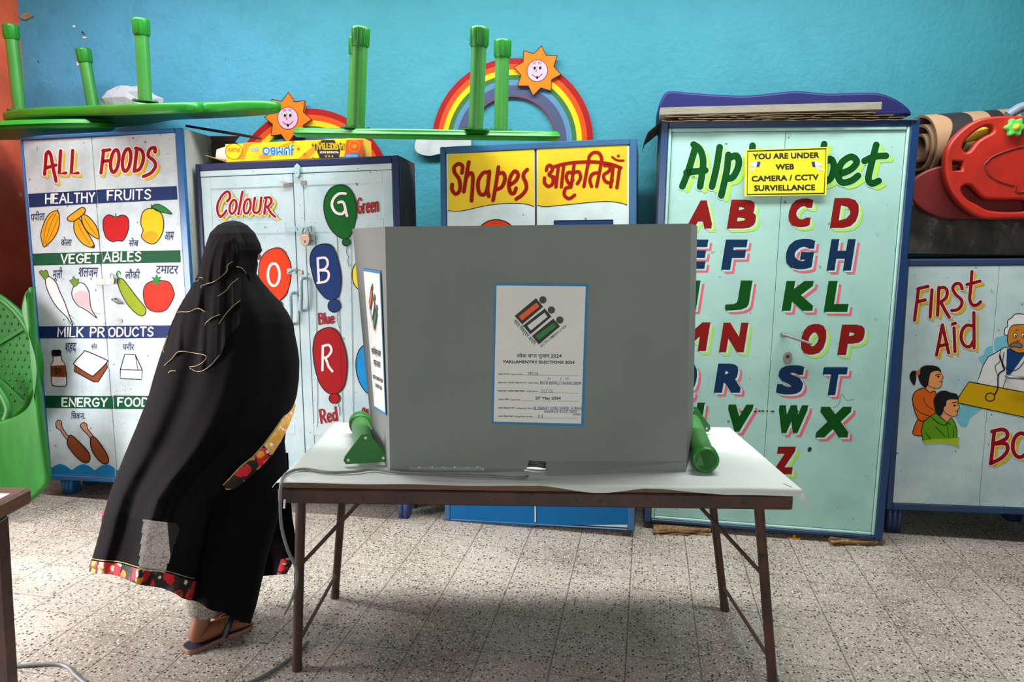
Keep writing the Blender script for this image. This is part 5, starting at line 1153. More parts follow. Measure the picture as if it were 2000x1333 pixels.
# ------------------------------------------------------------------ the cardboard voting screen
M_BOOTH = mat('grey_corrugated_board', rgb(127, 132, 128), .8, var=rgb(117, 121, 118), vscale=2.2, vamt=.8, bump=.06, bscale=120)
M_BEDGE = mat('pale_board_edge', rgb(172, 168, 172), .75)
zb = TZ+.0055
B0 = onz(762, 921, zb); B1 = onz(1340, 920, zb); du = (B1-B0); du.z = 0; du.normalize(); Rb = Matrix(((du.x, -du.y, 0), (du.y, du.x, 0), (0, 0, 1)))
PLB = Plane(B0, Rb)
root = thing('voting_screen', 'grey three-sided cardboard voting screen standing on the papered table', 'voting screen', B0, Rb)
cor = lambda px, py, d=0: PLB.uv(px, py, d)
tl_ = cor(752, 443); tr_ = cor(1350, 437); br_ = cor(1340, 920); n1 = cor(1066, 902); n2 = cor(1033, 900)
out = [tl_, tr_, (br_[0], -.004), (br_[0]-.002, .03), (n1[0]+.001, .03), (n1[0], n1[1]), (n2[0], n2[1]), (n2[0]-.004, .012), (n2[0]-.02, -.004), (0, -.004)]
fp = MB(); fp.prism([(x, max(y, -.004)) for x, y in out], lambda x, y, t: Vector((x, t, y)), 0, .006, M_BOOTH, 0, M_BEDGE, False)
fpo = fp.obj('front_panel', root, True)
a, c = (n1[0]+.0005, .031), (br_[0]-.002, .031); W_ = lambda p: PLB.R.transposed() @ (p-PLB.o)
f0 = W_(onz(1066, 932, zb-.004)); f1 = W_(onz(1338, 921, zb-.004)); fl = MB(); V_ = [Vector((a[0], -.001, a[1])), Vector((c[0], -.001, c[1])), f1, f0]; fl.add(V_+[v+Vector((0, .005, 0)) for v in V_], [(3, 2, 1, 0), (4, 5, 6, 7), (0, 1, 5, 4), (1, 2, 6, 5), (2, 3, 7, 6), (3, 0, 4, 7)], M_BOOTH); fl.obj('bottom_flap', root, True)
rb = onz(728, 868, zb); rtp = ony(688, 447, rb.y-.02); tlw = loc(PLB, tl_[0], 0, tl_[1]); 
def left(u, v, t=0):
    lo = B0.lerp(rb, u); hi = tlw.lerp(rtp, u); p = lo.lerp(hi, v); bul = .018*sin(pi*u)*(1-v)*v*4*0; nn = Vector((-1, -.1, 0)).normalized(); return p+nn*(bul)+Vector((t, t*.2, 0))
lp = MB(); lp.grid(lambda u, v: left(u, v), 8, 8, M_BOOTH, True); lp.grid(lambda u, v: left(1-u, v, .006), 8, 8, M_BOOTH, True)
lp.add([left(0, 1), left(1, 1), left(1, 1, .006), left(0, 1, .006)], [(0, 1, 2, 3)], M_BEDGE); lp.add([left(1, 0), left(1, 1), left(1, 1, .006), left(1, 0, .006)], [(0, 1, 2, 3)], M_BEDGE)
lpo = lp.obj('side_panel', root)
trw = loc(PLB, tr_[0], 0, tr_[1]); brw = loc(PLB, br_[0], 0, 0); dR = rb-B0; dR = Vector((-dR.x*.3, dR.y, 0))
rp = MB(); V_ = [brw, brw+dR, trw+dR, trw]; V_ = V_+[v+Vector((-.006, .001, 0)) for v in V_]; rp.add(V_, [(0, 1, 2, 3), (7, 6, 5, 4), (0, 4, 5, 1), (1, 5, 6, 2), (2, 6, 7, 3), (3, 7, 4, 0)], M_BOOTH); rp.obj('side_panel', root)
tpw = mat('clear_tape', rgb(150, 154, 154), .15, spec=.9)
for x0, x1, yy in ((800, 945, 917), (1085, 1190, 921)):
    tp = MB(); p = [PLB.uv(x, yy, -.001) for x in (x0, x1)]; NT = 24
    tp.grid(lambda u, v: Vector((p[0][0]+(p[1][0]-p[0][0])*u, -.0022-.0015*sin(40*u+5*v)-(.02 if x0 > 1000 else 0)*(1-v), .003+.012*v)), NT, 4, tpw)
    tp.obj('tape_strip', root, True)

# posters: the notice on the front and the one on the left side
PBL = mat('poster_blue', rgb(20, 124, 176), .6); PWH = mat('poster_white', rgb(224, 226, 220), .6, var=rgb(212, 214, 208), vscale=5); PBK = mat('poster_black', rgb(26, 24, 24), .6); PGY = mat('poster_dot', rgb(62, 58, 58), .6)
POR = mat('poster_orange', rgb(236, 90, 20), .6); PGN = mat('poster_green', rgb(8, 128, 50), .6); PIN = mat('poster_pen_blue', rgb(40, 70, 140), .6)
AP = (950, 540, 4.443)
pm = MB(); P = Paint(PLB, lambda u, v: pm, -.0012, AP)
q = [PLB.uv(AP[0]+x/AP[2], AP[1]+y/AP[2], -.0012) for x, y in ((68, 60), (885, 65), (845, 1305), (48, 1280))]
V_ = [Vector((a, -.0012, b_)) for a, b_ in q]; pm.add(V_+[v+Vector((0, .001, 0)) for v in V_], [(3, 2, 1, 0), (4, 5, 6, 7), (0, 1, 5, 4), (1, 2, 6, 5), (2, 3, 7, 6), (3, 0, 4, 7)], PBL)
P.poly([(88, 80), (862, 88), (822, 1280), (63, 1262)], PWH, 1)
def logo(P):
    for o_, i_, m in (([(245, 345), (430, 190), (493, 265), (310, 418)], [(280, 350), (435, 228), (460, 262), (308, 385)], POR), ([(318, 428), (507, 280), (565, 350), (382, 505)], [(355, 430), (505, 315), (530, 352), (385, 470)], PWH), ([(395, 518), (580, 368), (640, 435), (455, 592)], [(425, 520), (585, 402), (607, 435), (455, 555)], PGN)):
        P.poly(o_, PBK, 2); P.poly(i_, m, 3)
    for c_ in ((490, 205), (564, 293), (637, 380)): P.poly(ell(*c_, 32, 32, 20), PGY, 2)
    P.text('ELECTION COMMISSION OF INDIA', (476, 616), (700, 436), 22, PBK, 2, .01); P.text('भारत िनवार्चन आयोग', (232, 394), (412, 600), 34, PBK, 2, .012)
logo(P)
P.text('लोक सभा चुनाव 2024', (265, 705), (652, 706), 30, PBK, 2, .018); P.text('PARLIAMENTRY ELECTIONS 2024', (148, 755), (765, 761), 27, PBK, 2, .03)
for y, hi, en, x1, x2 in ((855, 'राज्य का नाम /', 'Name of State', 205, 315), (930, 'िवधान सभा / संसदीय क्षेत्र का नाम /', 'AC/PC Name:', 352, 452), (1003, 'िवधान सभा / संसदीय क्षेत्र संख्या /', 'AC/PC Number:', 340, 450), (1076, 'मतदान ितिथ /', 'Date of Poll:', 205, 295), (1150, 'मतदान केन्द्र का नाम /', 'Polling Station Name:', 252, 400), (1222, 'मतदान केन्द्र संख्या /', 'Polling Station Number:', 240, 405)):
    P.text(hi, (102, y), (x1, y), 13, PBK, 2, .02); P.text(en, (x1+9, y+2), (x2, y+2), 12, PBK, 2, .02)
for y, x0, x1 in ((858, 322, 804), (935, 458, 800), (1010, 456, 800), (1081, 300, 798), (1158, 405, 830), (1230, 412, 790)): P.stroke([(x0, y), (x1, y+5)], 2, PBK, 2, False)
P.text('25', (424, 1070), (460, 1070), 26, PBK, 2, .025); P.text('th', (461, 1056), (479, 1056), 14, PBK, 2, .02); P.text('May 2024', (488, 1070), (645, 1071), 25, PBK, 2, .025)
for s_, x0, x1, y, hh in (('DELHI', 362, 446, 857, 25), ('31', 530, 556, 897, 17), ('01', 687, 712, 897, 17), ('MATIA MAHAL', 468, 622, 934, 24), ('/', 626, 648, 936, 46), ('CHANDNI CHOWK', 648, 824, 938, 22), ('31', 478, 505, 1006, 24), ('/', 512, 530, 1006, 28), ('01', 543, 574, 1006, 24), ('ML PRIMARY CO-ED SCHOOL 54 KHAN', 408, 826, 1156, 22), ('MAHARAJA RANJIT SINGH', 504, 782, 1184, 19), ('MARG', 752, 816, 1207, 16), ('113', 450, 488, 1228, 26)): hand(P, s_, (x0, y), (x1, y+1), hh, 3.2, PIN, 3)
pm.obj('poster', fpo, True)
# left poster, seen on the slanting side panel
quad = [(709.6, 528), (739.5, 536.4), (748.8, 791), (725.3, 761.5)]
sp = MB()
def side_uv(s_, t_):   # 0..1 across the sheet -> point on the side panel
    L_ = lambda p, q, k: p+(q-p)*k
    return left(L_(L_(.68, .15, s_), L_(.62, .10, s_), t_), L_(L_(.815, .812, s_), L_(.22, .24, s_), t_))
nrm = (left(1, .5)-left(0, .5)).cross(Vector((0, 0, 1))).normalized()
if nrm.x > 0: nrm = -nrm
I_ = MW[root.name].inverted()
class Side(Paint):
    def put(s, pts, faces, m, layer):
        L = [I_ @ (side_uv((p[0]-88)/762, (p[1]-80)/1195)+nrm*(.0045+.0004*layer+.00003*(len(sp.f) % 7))) for p in pts]; sp.add(L, faces, m)
P = Side(None, None, 0)
P.poly([(60, 55), (885, 55), (885, 1300), (60, 1300)], PBL, 0); P.poly([(88, 80), (850, 80), (850, 1275), (88, 1275)], PWH, 1)
logo(P); P.text('भारत िनवार्चन आयोग', (200, 800), (740, 802), 60, PBK, 2, .02); P.text('भारत सरकार', (280, 900), (680, 902), 60, PBK, 2, .02); P.text('ELECTION COMMISSION OF INDIA', (160, 1020), (800, 1022), 36, PGY, 2, .02); P.text('GOVERNMENT OF INDIA', (280, 1090), (720, 1092), 36, PGY, 2, .02)
sp.obj('poster', lpo, True)

# ------------------------------------------------------------------ two loose green legs on the table
def loose_leg(label, near, far, flange_near, up_ang=0):
    near = Vector(near); far = Vector(far); root = thing('loose_table_leg', label, 'table leg', (near.x, near.y, TZ+.005), None, 'loose green table legs on the voting table')
    d = (far-near).normalized(); r = .034
    MB().tube([near, far], r, GLEG, 20).obj('pipe', root)
    cap_e, fl_e, dd = (far, near, d) if flange_near else (near, far, -d)
    MB().tube([cap_e-dd*.055, cap_e-dd*.05, cap_e-dd*.004, cap_e], r, GCAP, 22, rs=[r*1.08, r*1.2, r*1.22, r*1.1]).obj('end_cap', root)
    s_ = dd.cross(Vector((0, 0, 1))).normalized(); u_ = s_.cross(dd); u_ = u_ if u_.z > 0 else -u_
    tri = [(-.062, -.034), (.062, -.034), (.07, -.022), (.066, -.008), (.012, .062), (-.012, .062), (-.066, -.008), (-.07, -.022)]
    b = MB().prism(tri, lambda x, y, t: fl_e-dd*t+s_*x+u_*y, 0, .008, GDRK, .002)
    if True:
        for x, y in ((-.055, -.02), (.055, -.02), (0, .05)): b.tube([fl_e-dd*.0095+s_*x+u_*y, fl_e+dd*.001+s_*x+u_*y], .0045, M_PAPER, 10)
    b.obj('flange', root, fix=True)
rz = TZ+.005+.042
loose_leg('loose green table leg left of the voting screen, triangular flange towards the viewer', onz(714, 884, rz), onz(703, 824, rz), True)
loose_leg('loose green table leg right of the voting screen, round cap towards the viewer', onz(1379, 900, rz), onz(1352, 826, rz), False)

# ------------------------------------------------------------------ cables
M_CAB = mat('grey_cable', rgb(112, 114, 116), .45, var=rgb(84, 86, 88), vscale=20)
M_CAB2 = mat('shade_dark_cable', rgb(58, 58, 60), .5, var=rgb(40, 40, 42), vscale=20)  # coil colour, darkened to stand in for shade inside the screen
def path_on(z, pts, k=8): return [onz(p.x, p.y, z) for p in spline(pts, False, k)]
rt = thing('power_cable', 'grey power cable running along the screen foot and down the left table edge', 'cable', onz(560, 930, TZ))
zc = TZ+.0115
on = path_on(zc, [(556, 928), (575, 919), (600, 917), (640, 923), (690, 922), (730, 917), (765, 922), (820, 925), (880, 928)])+path_on(zc, [(890, 928.5), (960, 931), (1015, 934), (1031, 931)])
on = [Vector((p.x, min(p.y, (B0.y+(p.x-B0.x)*du.y/du.x)-.009) if p.x > B0.x-.02 else p.y, p.z)) for p in on]
e_ = tl(-.016, .0, 0); yh = onz(548, 975, TZ).y+.03
hang = [ony(x, y, yh-.0*i) for i, (x, y) in enumerate([(549, 945), (547.5, 985), (550, 1030), (562, 1075), (576, 1105), (580, 1130), (574, 1160), (562, 1188), (556, 1198)])]
MB().tube(spline(hang[::-1]+on, False, 3), .0045, M_CAB, 10).obj('cord', rt)
co = MB(); cN = loc(PLB, (n1[0]+n2[0])/2, .05, .015)
for k in range(12):  # extra turns added so the coil fills the notch with dark
    rr = .06+.002*k; co.tube([cN+Vector((rr*cos(a)*1.0, rr*.55*sin(a)+.002*k, .0085*k+.004*sin(3*a+k)-.006)) for a in [2*pi*i/24 for i in range(24)]], .0058, M_CAB2, 8, closed=True)
co.obj('coil', rt, label='coil of cable behind the notch, darkened and enlarged for the shade inside')
MB().bar(ony(556, 976, yh-.004), ony(555, 994, yh-.006), .006, .002, M_PAPER, (0, 1, 0)).obj('paper_tag', rt)
fl_ = path_on(.006, [(600, 1255), (580, 1276), (545, 1302), (500, 1328), (430, 1352)]); MB().tube(fl_, .006, M_CAB, 10).obj('floor_cable', label='thin grey cable on the floor by the front left foot of the voting table', cat='cable', group='cables on the floor')
fl_ = path_on(.006, [(-80, 1306), (0, 1304), (60, 1300), (110, 1298), (132, 1304), (146, 1318), (165, 1334), (190, 1350)]); MB().tube(fl_, .0065, M_CAB, 10).obj('floor_cable', label='thick grey cable on the floor at the lower left corner beside the wooden table', cat='cable', group='cables on the floor')

# ================================================================== WOODEN TABLE AT THE LEFT EDGE
M_WOOD = mat('chipped_brown_wood', rgb(92, 62, 46), .55, var=rgb(58, 38, 30), vscale=10, stretch=(1, 1, 3), specks=rgb(140, 110, 84), sscale=34, sthr=.72, bump=.3, bscale=20)
cr = onz(42, 951, .72); dn = (onz(0, 978, .72)-onz(46, 955, .72)); dn.z = 0; dn.normalize(); pp = Vector((dn.y, -dn.x, 0)); pp = pp if pp.x < 0 else -pp
root = thing('wooden_table', 'chipped brown wooden table at the left edge of the frame with paper on it', 'table', cr+dn*.5+pp*.2-Vector((0, 0, .72)))
Mt = Matrix(((dn.x, pp.x, 0, cr.x), (dn.y, pp.y, 0, cr.y), (0, 0, 1, 0), (0, 0, 0, 1)))
MB().box(0, .95, -.03, .42, .672, .72, M_WOOD, .008, Mt).obj('tabletop', root, fix=True)
g0 = onz(-4, 1012, .672); f0_ = onz(20, 1385, 0); i0 = Mt.inverted() @ g0; df = Mt.to_3x3().inverted() @ (f0_-g0)
for k, (x, y) in enumerate(((i0.x, i0.y), (.88, i0.y), (i0.x, .36), (.88, .36))):
    p = Mt @ Vector((x, y, .672)); d3 = Vector((df.x*(1 if x < .5 else -1), df.y*(1 if y < .2 else -1), -.672)); MB().bar(p, p+Mt.to_3x3() @ d3, .034, .034, M_IRON, (0, 1, 0)).obj('leg', root, fix=True)
b = MB(); b.box(.06, .6, -.01, .2, .7205, .7215, M_PAPER, 0, Mt); b.obj('paper_sheet', label='white paper sheet lying on the wooden table at the left edge', cat='paper')

# ================================================================== GREEN MOULDED PLAY CHAIR AT THE LEFT WALL
GMO = mat('bright_green_moulded_plastic', rgb(4, 92, 14), .45, var=rgb(20, 116, 26), vscale=6, vamt=.7, stretch=(3, 3, .6))
YG = 2.98
fr_ = spline([(54, 562), (60, 640), (70, 760), (82, 870), (90, 932), (83, 955), (45, 988), (0, 1003), (-90, 1008), (-150, 1004)], False, 4)+spline([(-150, 830), (-60, 834), (0, 823), (38, 808), (58, 784), (66, 735), (64, 700), (51, 655), (39, 610), (44, 578)], False, 4)
xz = [(p.x, p.z) for p in (ony(q.x, q.y, YG) for q in fr_)]; zmin = min(p[1] for p in xz); 
xz = [(x, max(z, .002)) for x, z in xz]
cc = ony(-20, 900, YG)
root = thing('play_seat', 'bright green moulded plastic play seat with a dimpled back beside the ALL FOODS cupboard', 'play seat', (cc.x, YG+.1, 0))
MB().prism(xz, lambda x, y, t: Vector((x, t, y)), YG, YG+.045, GMO, .014).obj('front_panel', root, fix=True)
GDK = mat('dark_green_dimpled_plastic', rgb(14, 110, 36), .45, var=rgb(10, 80, 30), vscale=6)
cd = ony(-52, 700, YG+.2); rd = .36
dk = MB(); dk.tube([cd+Vector((0, .02, 0)), cd+Vector((0, .05, 0))], rd, GDK, 48)
for i in range(-9, 10):
    for j in range(-9, 10):
        x, z = i*.04+(.02 if j % 2 else 0), j*.037
        if x > -.05 and hypot(x, z) < rd-.03: dk.sphere(cd+Vector((x, .019, z)), .0085, GDK, 6, 5, (1, .6, 1))
bk = dk.obj('dimpled_back', root)
MB().tube([cd+Vector((cos(a)*rd, .015, sin(a)*rd)) for a in [2*pi*i/48 for i in range(48)]], .02, GMO, 10, closed=True).obj('rim', bk)
rb_ = MB()
for a in (.5, 1.2, 2.6, -.7): rb_.bar(cd+Vector((0, .012, 0)), cd+Vector((cos(a)*rd, .012, sin(a)*rd)), .014, .02, GDK)
rb_.obj('ribs', bk)
MB().box(cd.x-.3, cd.x+.1, YG+.05, YG+.26, .30, .335, GMO, .012).obj('seat', root, fix=True)
MB().tube(spline([ony(-20, 740, YG+.1), ony(4, 772, YG+.09), ony(16, 800, YG+.08), ony(10, 822, YG+.06)], False, 5), .02, GMO, 12).obj('arm', root)
# ================================================================== THE WOMAN
M_CLOAK = mat('black_burqa_cloth', rgb(17, 15, 17), .88, var=rgb(12, 11, 13), vscale=5, bump=.12, bscale=220, spec=.1)
M_VEIL = mat('black_veil_cloth', rgb(19, 17, 20), .85, var=rgb(13, 12, 14), vscale=6, bump=.1, bscale=260, spec=.1)
M_DRESS = mat('black_dress_cloth', rgb(14, 12, 15), .9, var=rgb(10, 9, 11), vscale=6, spec=.08)
M_GOLD = mat('gold_thread', rgb(176, 156, 104), .5, var=rgb(100, 84, 50), vscale=120, metallic=.5)
M_SKIN = mat('brown_skin', rgb(136, 86, 58), .5, var=rgb(112, 68, 46), vscale=12, spec=.4)
def sheer():
    m = bpy.data.materials.new('sheer_black_cloth'); m.use_nodes = True; nt = m.node_tree; N = nt.nodes; L = nt.links; b = N['Principled BSDF']
    b.inputs['Base Color'].default_value = rgb(40, 38, 40); b.inputs['Roughness'].default_value = .8
    t = N.new('ShaderNodeBsdfTransparent'); x = N.new('ShaderNodeMixShader'); x.inputs[0].default_value = .74
    L.new(t.outputs[0], x.inputs[1]); L.new(b.outputs[0], x.inputs[2]); L.new(x.outputs[0], N['Material Output'].inputs['Surface']); return m
M_SHEER = sheer()
def floral():
    m = bpy.data.materials.new('floral_print'); m.use_nodes = True; nt = m.node_tree; N = nt.nodes; L = nt.links; b = N['Principled BSDF']
    tc = N.new('ShaderNodeTexCoord'); ns = N.new('ShaderNodeTexNoise'); ns.inputs['Scale'].default_value = 34; L.new(tc.outputs['Object'], ns.inputs['Vector'])
    ad = N.new('ShaderNodeMix'); ad.data_type = 'RGBA'; ad.blend_type = 'ADD'; ad.inputs[0].default_value = .035; L.new(tc.outputs['Object'], ad.inputs[6]); L.new(ns.outputs[1], ad.inputs[7])
    def blot(scale, thr, lo, hi):
        v = N.new('ShaderNodeTexVoronoi'); v.inputs['Scale'].default_value = scale; L.new(ad.outputs[2], v.inputs['Vector'])
        r = N.new('ShaderNodeMapRange'); r.inputs[1].default_value = thr+.04; r.inputs[2].default_value = thr; L.new(v.outputs['Distance'], r.inputs[0])
        s = N.new('ShaderNodeSeparateColor'); L.new(v.outputs['Color'], s.inputs[0])
        g = N.new('ShaderNodeMath'); g.operation = 'GREATER_THAN'; g.inputs[1].default_value = lo; L.new(s.outputs[1], g.inputs[0])
        q = N.new('ShaderNodeMath'); q.operation = 'MULTIPLY'; L.new(r.outputs[0], q.inputs[0]); L.new(g.outputs[0], q.inputs[1]); return q.outputs[0]
    c = None
    for col, sc_, th, lo in ((rgb(214, 22, 44), 17, .50, .25), (rgb(222, 150, 48), 23, .34, .5), (rgb(226, 214, 190), 27, .26, .6), (rgb(60, 70, 30), 30, .2, .6)):
        x = N.new('ShaderNodeMix'); x.data_type = 'RGBA'
        if c: L.new(c, x.inputs[6])
        else: x.inputs[6].default_value = rgb(26, 20, 22)
        x.inputs[7].default_value = col; L.new(blot(sc_, th, lo, 1), x.inputs[0]); c = x.outputs[2]
    L.new(c, b.inputs['Base Color']); b.inputs['Roughness'].default_value = .7
    return m
M_FLOR = floral()
WO = Vector((-1.36, 2.33, 0)); WR = Matrix.Rotation(YAW, 3, 'Z'); PW = Plane(WO, WR)
def wp(x, y, n=0.0): return PW.P(x, y, n)
woman = thing('person', 'person in a black burqa with gold edged veil layers, walking towards the voting screen', 'person', WO)
# --- outer silhouette of the cloak, rows from head to hem: left point, right point, half depth, centre depth
ROWS = [((453, 430.5), (456, 430.5), .004, .0), ((438, 434), (471, 434), .035, .0), ((425, 440), (483, 440), .06, .0), ((410, 455), (498, 455), .085, 0), ((403, 475), (508, 475), .098, 0), ((399, 488), (512.5, 490), .10, 0), ((396, 498), (505, 499), .10, 0), ((394, 506), (503, 507), .10, 0), ((391, 516), (504, 517), .098, 0), ((387, 535), (501, 535), .10, 0),
        ((380, 550), (511, 549), .11, 0), ((368, 570), (528, 569), .13, 0), ((355, 590), (546, 588), .15, 0), ((343, 612), (562, 610), .165, 0), ((334, 634), (573, 632), .175, 0), ((328, 650), (576, 652), .18, 0), ((318, 680), (582, 682), .185, 0), ((310, 704), (585, 706), .19, 0), ((299, 740), (584, 742), .19, 0),
        ((291, 770), (580, 772), .19, 0), ((279, 802), (572, 800), .19, -.005), ((266, 835), (558, 834), .19, -.01), ((252, 868), (538, 864), .18, -.02), ((238, 902), (505, 898), .17, -.07), ((224, 938), (452, 946), .15, -.13), ((213, 968), (415, 988), .14, -.19), ((203, 1002), (403, 1030), .13, -.24), ((194, 1040), (396, 1068), .125, -.24),
        ((184, 1076), (389, 1110), .12, -.24), ((177, 1097), (383, 1140), .12, -.24), ((170, 1114), (377, 1171), .12, -.24)]
def row_at(k):
    k = max(0, min(k, len(ROWS)-1)); i = min(int(k), len(ROWS)-2); f = k-i; A, B = ROWS[i], ROWS[i+1]
    L_ = lambda a, b: a+(b-a)*f
    return (L_(A[0][0], B[0][0]), L_(A[0][1], B[0][1])), (L_(A[1][0], B[1][0]), L_(A[1][1], B[1][1])), L_(A[2], B[2]), L_(A[3], B[3]), k/(len(ROWS)-1)
def cloak_pt(th, k, off=0.0, amp=1.0):
    (xl, yl), (xr, yr), b_, cn, t = row_at(k)
    s = (1-cos(th))/2   # 0 left .. 1 right
    fold = (.012*t+.018*t*t)*(sin(11*s+2.2*t+.6)+.7*sin(19*s-3*t+2)+.35*sin(33*s+5*t))*sin(th)*amp
    n = cn-b_*sin(th)*(1.0)-abs(sin(th))*fold*(1 if sin(th) > 0 else -.5)
    hem = -6*sin(pi*s)*max(0, t-.8)*5*.6 + 5*sin(14*s+1)*max(0, t-.85)*6
    p = wp(xl+(xr-xl)*s, yl+(yr-yl)*s+hem*.6, 0)
    # keep the measured outline whatever the depth of the fold
    d = (p-EYE); d2 = d*((n+(PW.o-EYE).dot(PW.n))/d.dot(PW.n)); q = EYE+d2
    return q+PW.n*(-off if sin(th) > 0 else off)*abs(sin(th))
NR = len(ROWS)
NU = 240; NV = 260
def cmat(u, v):
    th = 2*pi*u; s = (1-cos(th))/2; k = v*(NR-1); t = v
    if v > .958: return M_FLOR
    if sin(th) > -1 and 26.0 < k:
        (xl, yl), (xr, yr), _, _, _ = row_at(k); x = xl+(xr-xl)*s; y = yl+(yr-yl)*s
        x0 = 283-(y-985)*.095; x1 = 352-max(0, y-1030)*.32 if y > 1030 else 312+(y-985)*.9
        if 985 < y < 1128 and x0 < x < x1: return M_SHEER if sin(th) > 0 else 'skip'
    return M_CLOAK
b = MB(); b.grid(lambda u, v: cloak_pt(2*pi*u, v*(NR-1)), NU, NV, M_CLOAK, True, True, cmat)
b.obj('cloak', woman, label='black outer cloak with a sheer grey patch and a red floral hem')
# gold line above the floral hem, and the floral facing that shows along the left and front edges
MB().tube([cloak_pt(pi*i/50+.02, (NR-1)*.955, .004) for i in range(46)], .0016, M_GOLD, 6).obj('hem_piping', woman)
def strip(pts, m, name, wid=None):
    """pts: list of (edge, outer, n) screen traced points"""
    V = []; F = []
    for (ax, ay), (bx_, by), n in pts: V += [wp(ax, ay, n), wp(bx_, by, n)]
    k = len(V); V2 = [p+PW.n*.004 for p in V]; N_ = len(pts)
    F = [(2*i, 2*i+1, 2*i+3, 2*i+2) for i in range(N_-1)]+[(k+2*i, k+2*i+2, k+2*i+3, k+2*i+1) for i in range(N_-1)]+[(2*i+1, k+2*i+1, k+2*i+3, 2*i+3) for i in range(N_-1)]
    return MB().add(V+V2, F, m, True).obj(name, woman, label='floral printed border')
strip([((212, 998), (200, 1000), -.03), ((210, 1015), (198, 1018), -.03), ((212, 1030), (200, 1040), -.03), ((210, 1045), (204, 1058), -.03)], M_FLOR, 'floral_border')
ED = [((571, 786), (577, 792), -.02), ((566, 802), (572, 812), -.05), ((552, 820), (562, 836), -.09), ((534, 846), (549, 862), -.13), ((516, 870), (531, 890), -.165), ((497, 892), (508, 914), -.215), ((472, 912), (486, 934), -.245), ((448, 938), (458, 956), -.26), ((438, 948), (441, 958), -.26)]
M_FLOY = mat('mustard_floral_print', rgb(214, 150, 52), .7, var=rgb(226, 190, 120), vscale=26, vamt=.9, specks=rgb(240, 236, 220), sscale=44, sthr=.6)
strip(ED[:5], M_FLOY, 'floral_border'); strip(ED[4:], M_FLOR, 'floral_border')
MB().tube([wp(a_[0]-2, a_[1], n-.004) for a_, o_, n in ED], .0022, M_GOLD, 6).obj('edge_piping', woman)
# --- inner dress
DR = [((330, 690), (570, 690), .13, .01), ((330, 780), (566, 790), .14, .01), ((325, 860), (556, 862), .15, .0), ((325, 930), (562, 920), .16, .0), ((325, 1000), (548, 1000), .16, .0), ((330, 1060), (525, 1080), .15, .0), ((335, 1105), (511, 1140), .14, .0), ((340, 1140), (501, 1185), .13, .0), ((345, 1162), (489, 1222), .12, .0)]
def dress_pt(u, v):
    k = v*(len(DR)-1); i = min(int(k), len(DR)-2); f = k-i; A, B = DR[i], DR[i+1]; L_ = lambda a, b: a+(b-a)*f
    th = 2*pi*u; s = (1-cos(th))/2; b_ = L_(A[2], B[2])
    fold = .016*v*(sin(13*s+1.5*v)+.6*sin(23*s-2*v+1))*abs(sin(th))
    n = -b_*sin(th)-fold-.17*max(0, v-.35)/.65
    x = L_(A[0][0], B[0][0])*(1-s)+L_(A[1][0], B[1][0])*s; y = L_(A[0][1], B[0][1])*(1-s)+L_(A[1][1], B[1][1])*s+2.5*sin(17*s)*v
    d = PW.P(x, y, 0)-EYE; q = EYE+d*((n+(PW.o-EYE).dot(PW.n))/d.dot(PW.n)); q.z = max(q.z, .004)
    return q
b = MB(); b.grid(dress_pt, 72, 60, M_DRESS, True, True); b.obj('dress', woman)
FLP = [((470, 880), (563, 885), .10), ((478, 950), (566, 950), .12), ((490, 1010), (571, 1010), .13), ((500, 1060), (579, 1062), .14), ((510, 1100), (580, 1085), .14), ((514, 1126), (560, 1122), .14)]
def flap_pt(u, v, dn=0.0):
    k = v*(len(FLP)-1); i = min(int(k), len(FLP)-2); f = k-i; A, B = FLP[i], FLP[i+1]; L_ = lambda a, b: a+(b-a)*f
    x = L_(A[0][0], B[0][0])*(1-u)+L_(A[1][0], B[1][0])*u; y = L_(A[0][1], B[0][1])*(1-u)+L_(A[1][1], B[1][1])*u
    return wp(x, y, L_(A[2], B[2])+.02*sin(6*u)*v+dn)
def fm(u, v): return M_FLOR if (v > .80 and u > .55) else (M_DRESS)
b = MB(); b.grid(lambda u, v: flap_pt(u, v), 60, 80, M_DRESS, True, False, fm); b.obj('dress_back_panel', woman)
# --- veil tiers: each follows the cloak, a little further out, and ends in a gold edged ruffle
AV = (160, 420, 2.898)
def vpx(x, y): return AV[0]+x/AV[2], AV[1]+y/AV[2]
def on_cloak(x, y, off):
    lo, hi = 0.0, NR-1.0
    for _ in range(28):
        m_ = (lo+hi)/2; (xl, yl), (xr, yr), _, _, _ = row_at(m_); s = (x-xl)/max(xr-xl, 1e-3); yy = yl+(yr-yl)*min(max(s, 0), 1)
        if yy < y: lo = m_
        else: hi = m_
    (xl, yl), (xr, yr), b_, cn, t = row_at(lo); s = min(max((x-xl)/max(xr-xl, 1e-3), 0.012), .988); th = math.acos(1-2*s)
    return cloak_pt(th, lo, off)
TIERS = [  # hem of each tier, left to right, in sheet coordinates
 [(395, 640), (428, 690), (470, 790), (478, 850), (510, 820), (560, 772), (640, 778), (715, 795), (700, 840), (640, 868), (692, 880), (742, 848), (794, 790), (830, 700), (912, 600)],
 [(440, 545), (474, 578), (500, 564), (560, 549), (660, 529), (712, 548), (716, 612), (760, 576), (803, 563), (800, 612), (832, 560), (872, 516), (914, 482)],
 [(560, 370), (582, 382), (640, 376), (680, 352), (702, 358), (698, 405), (722, 390), (782, 370), (842, 320), (877, 262), (905, 292), (928, 300), (948, 332), (970, 370)]]
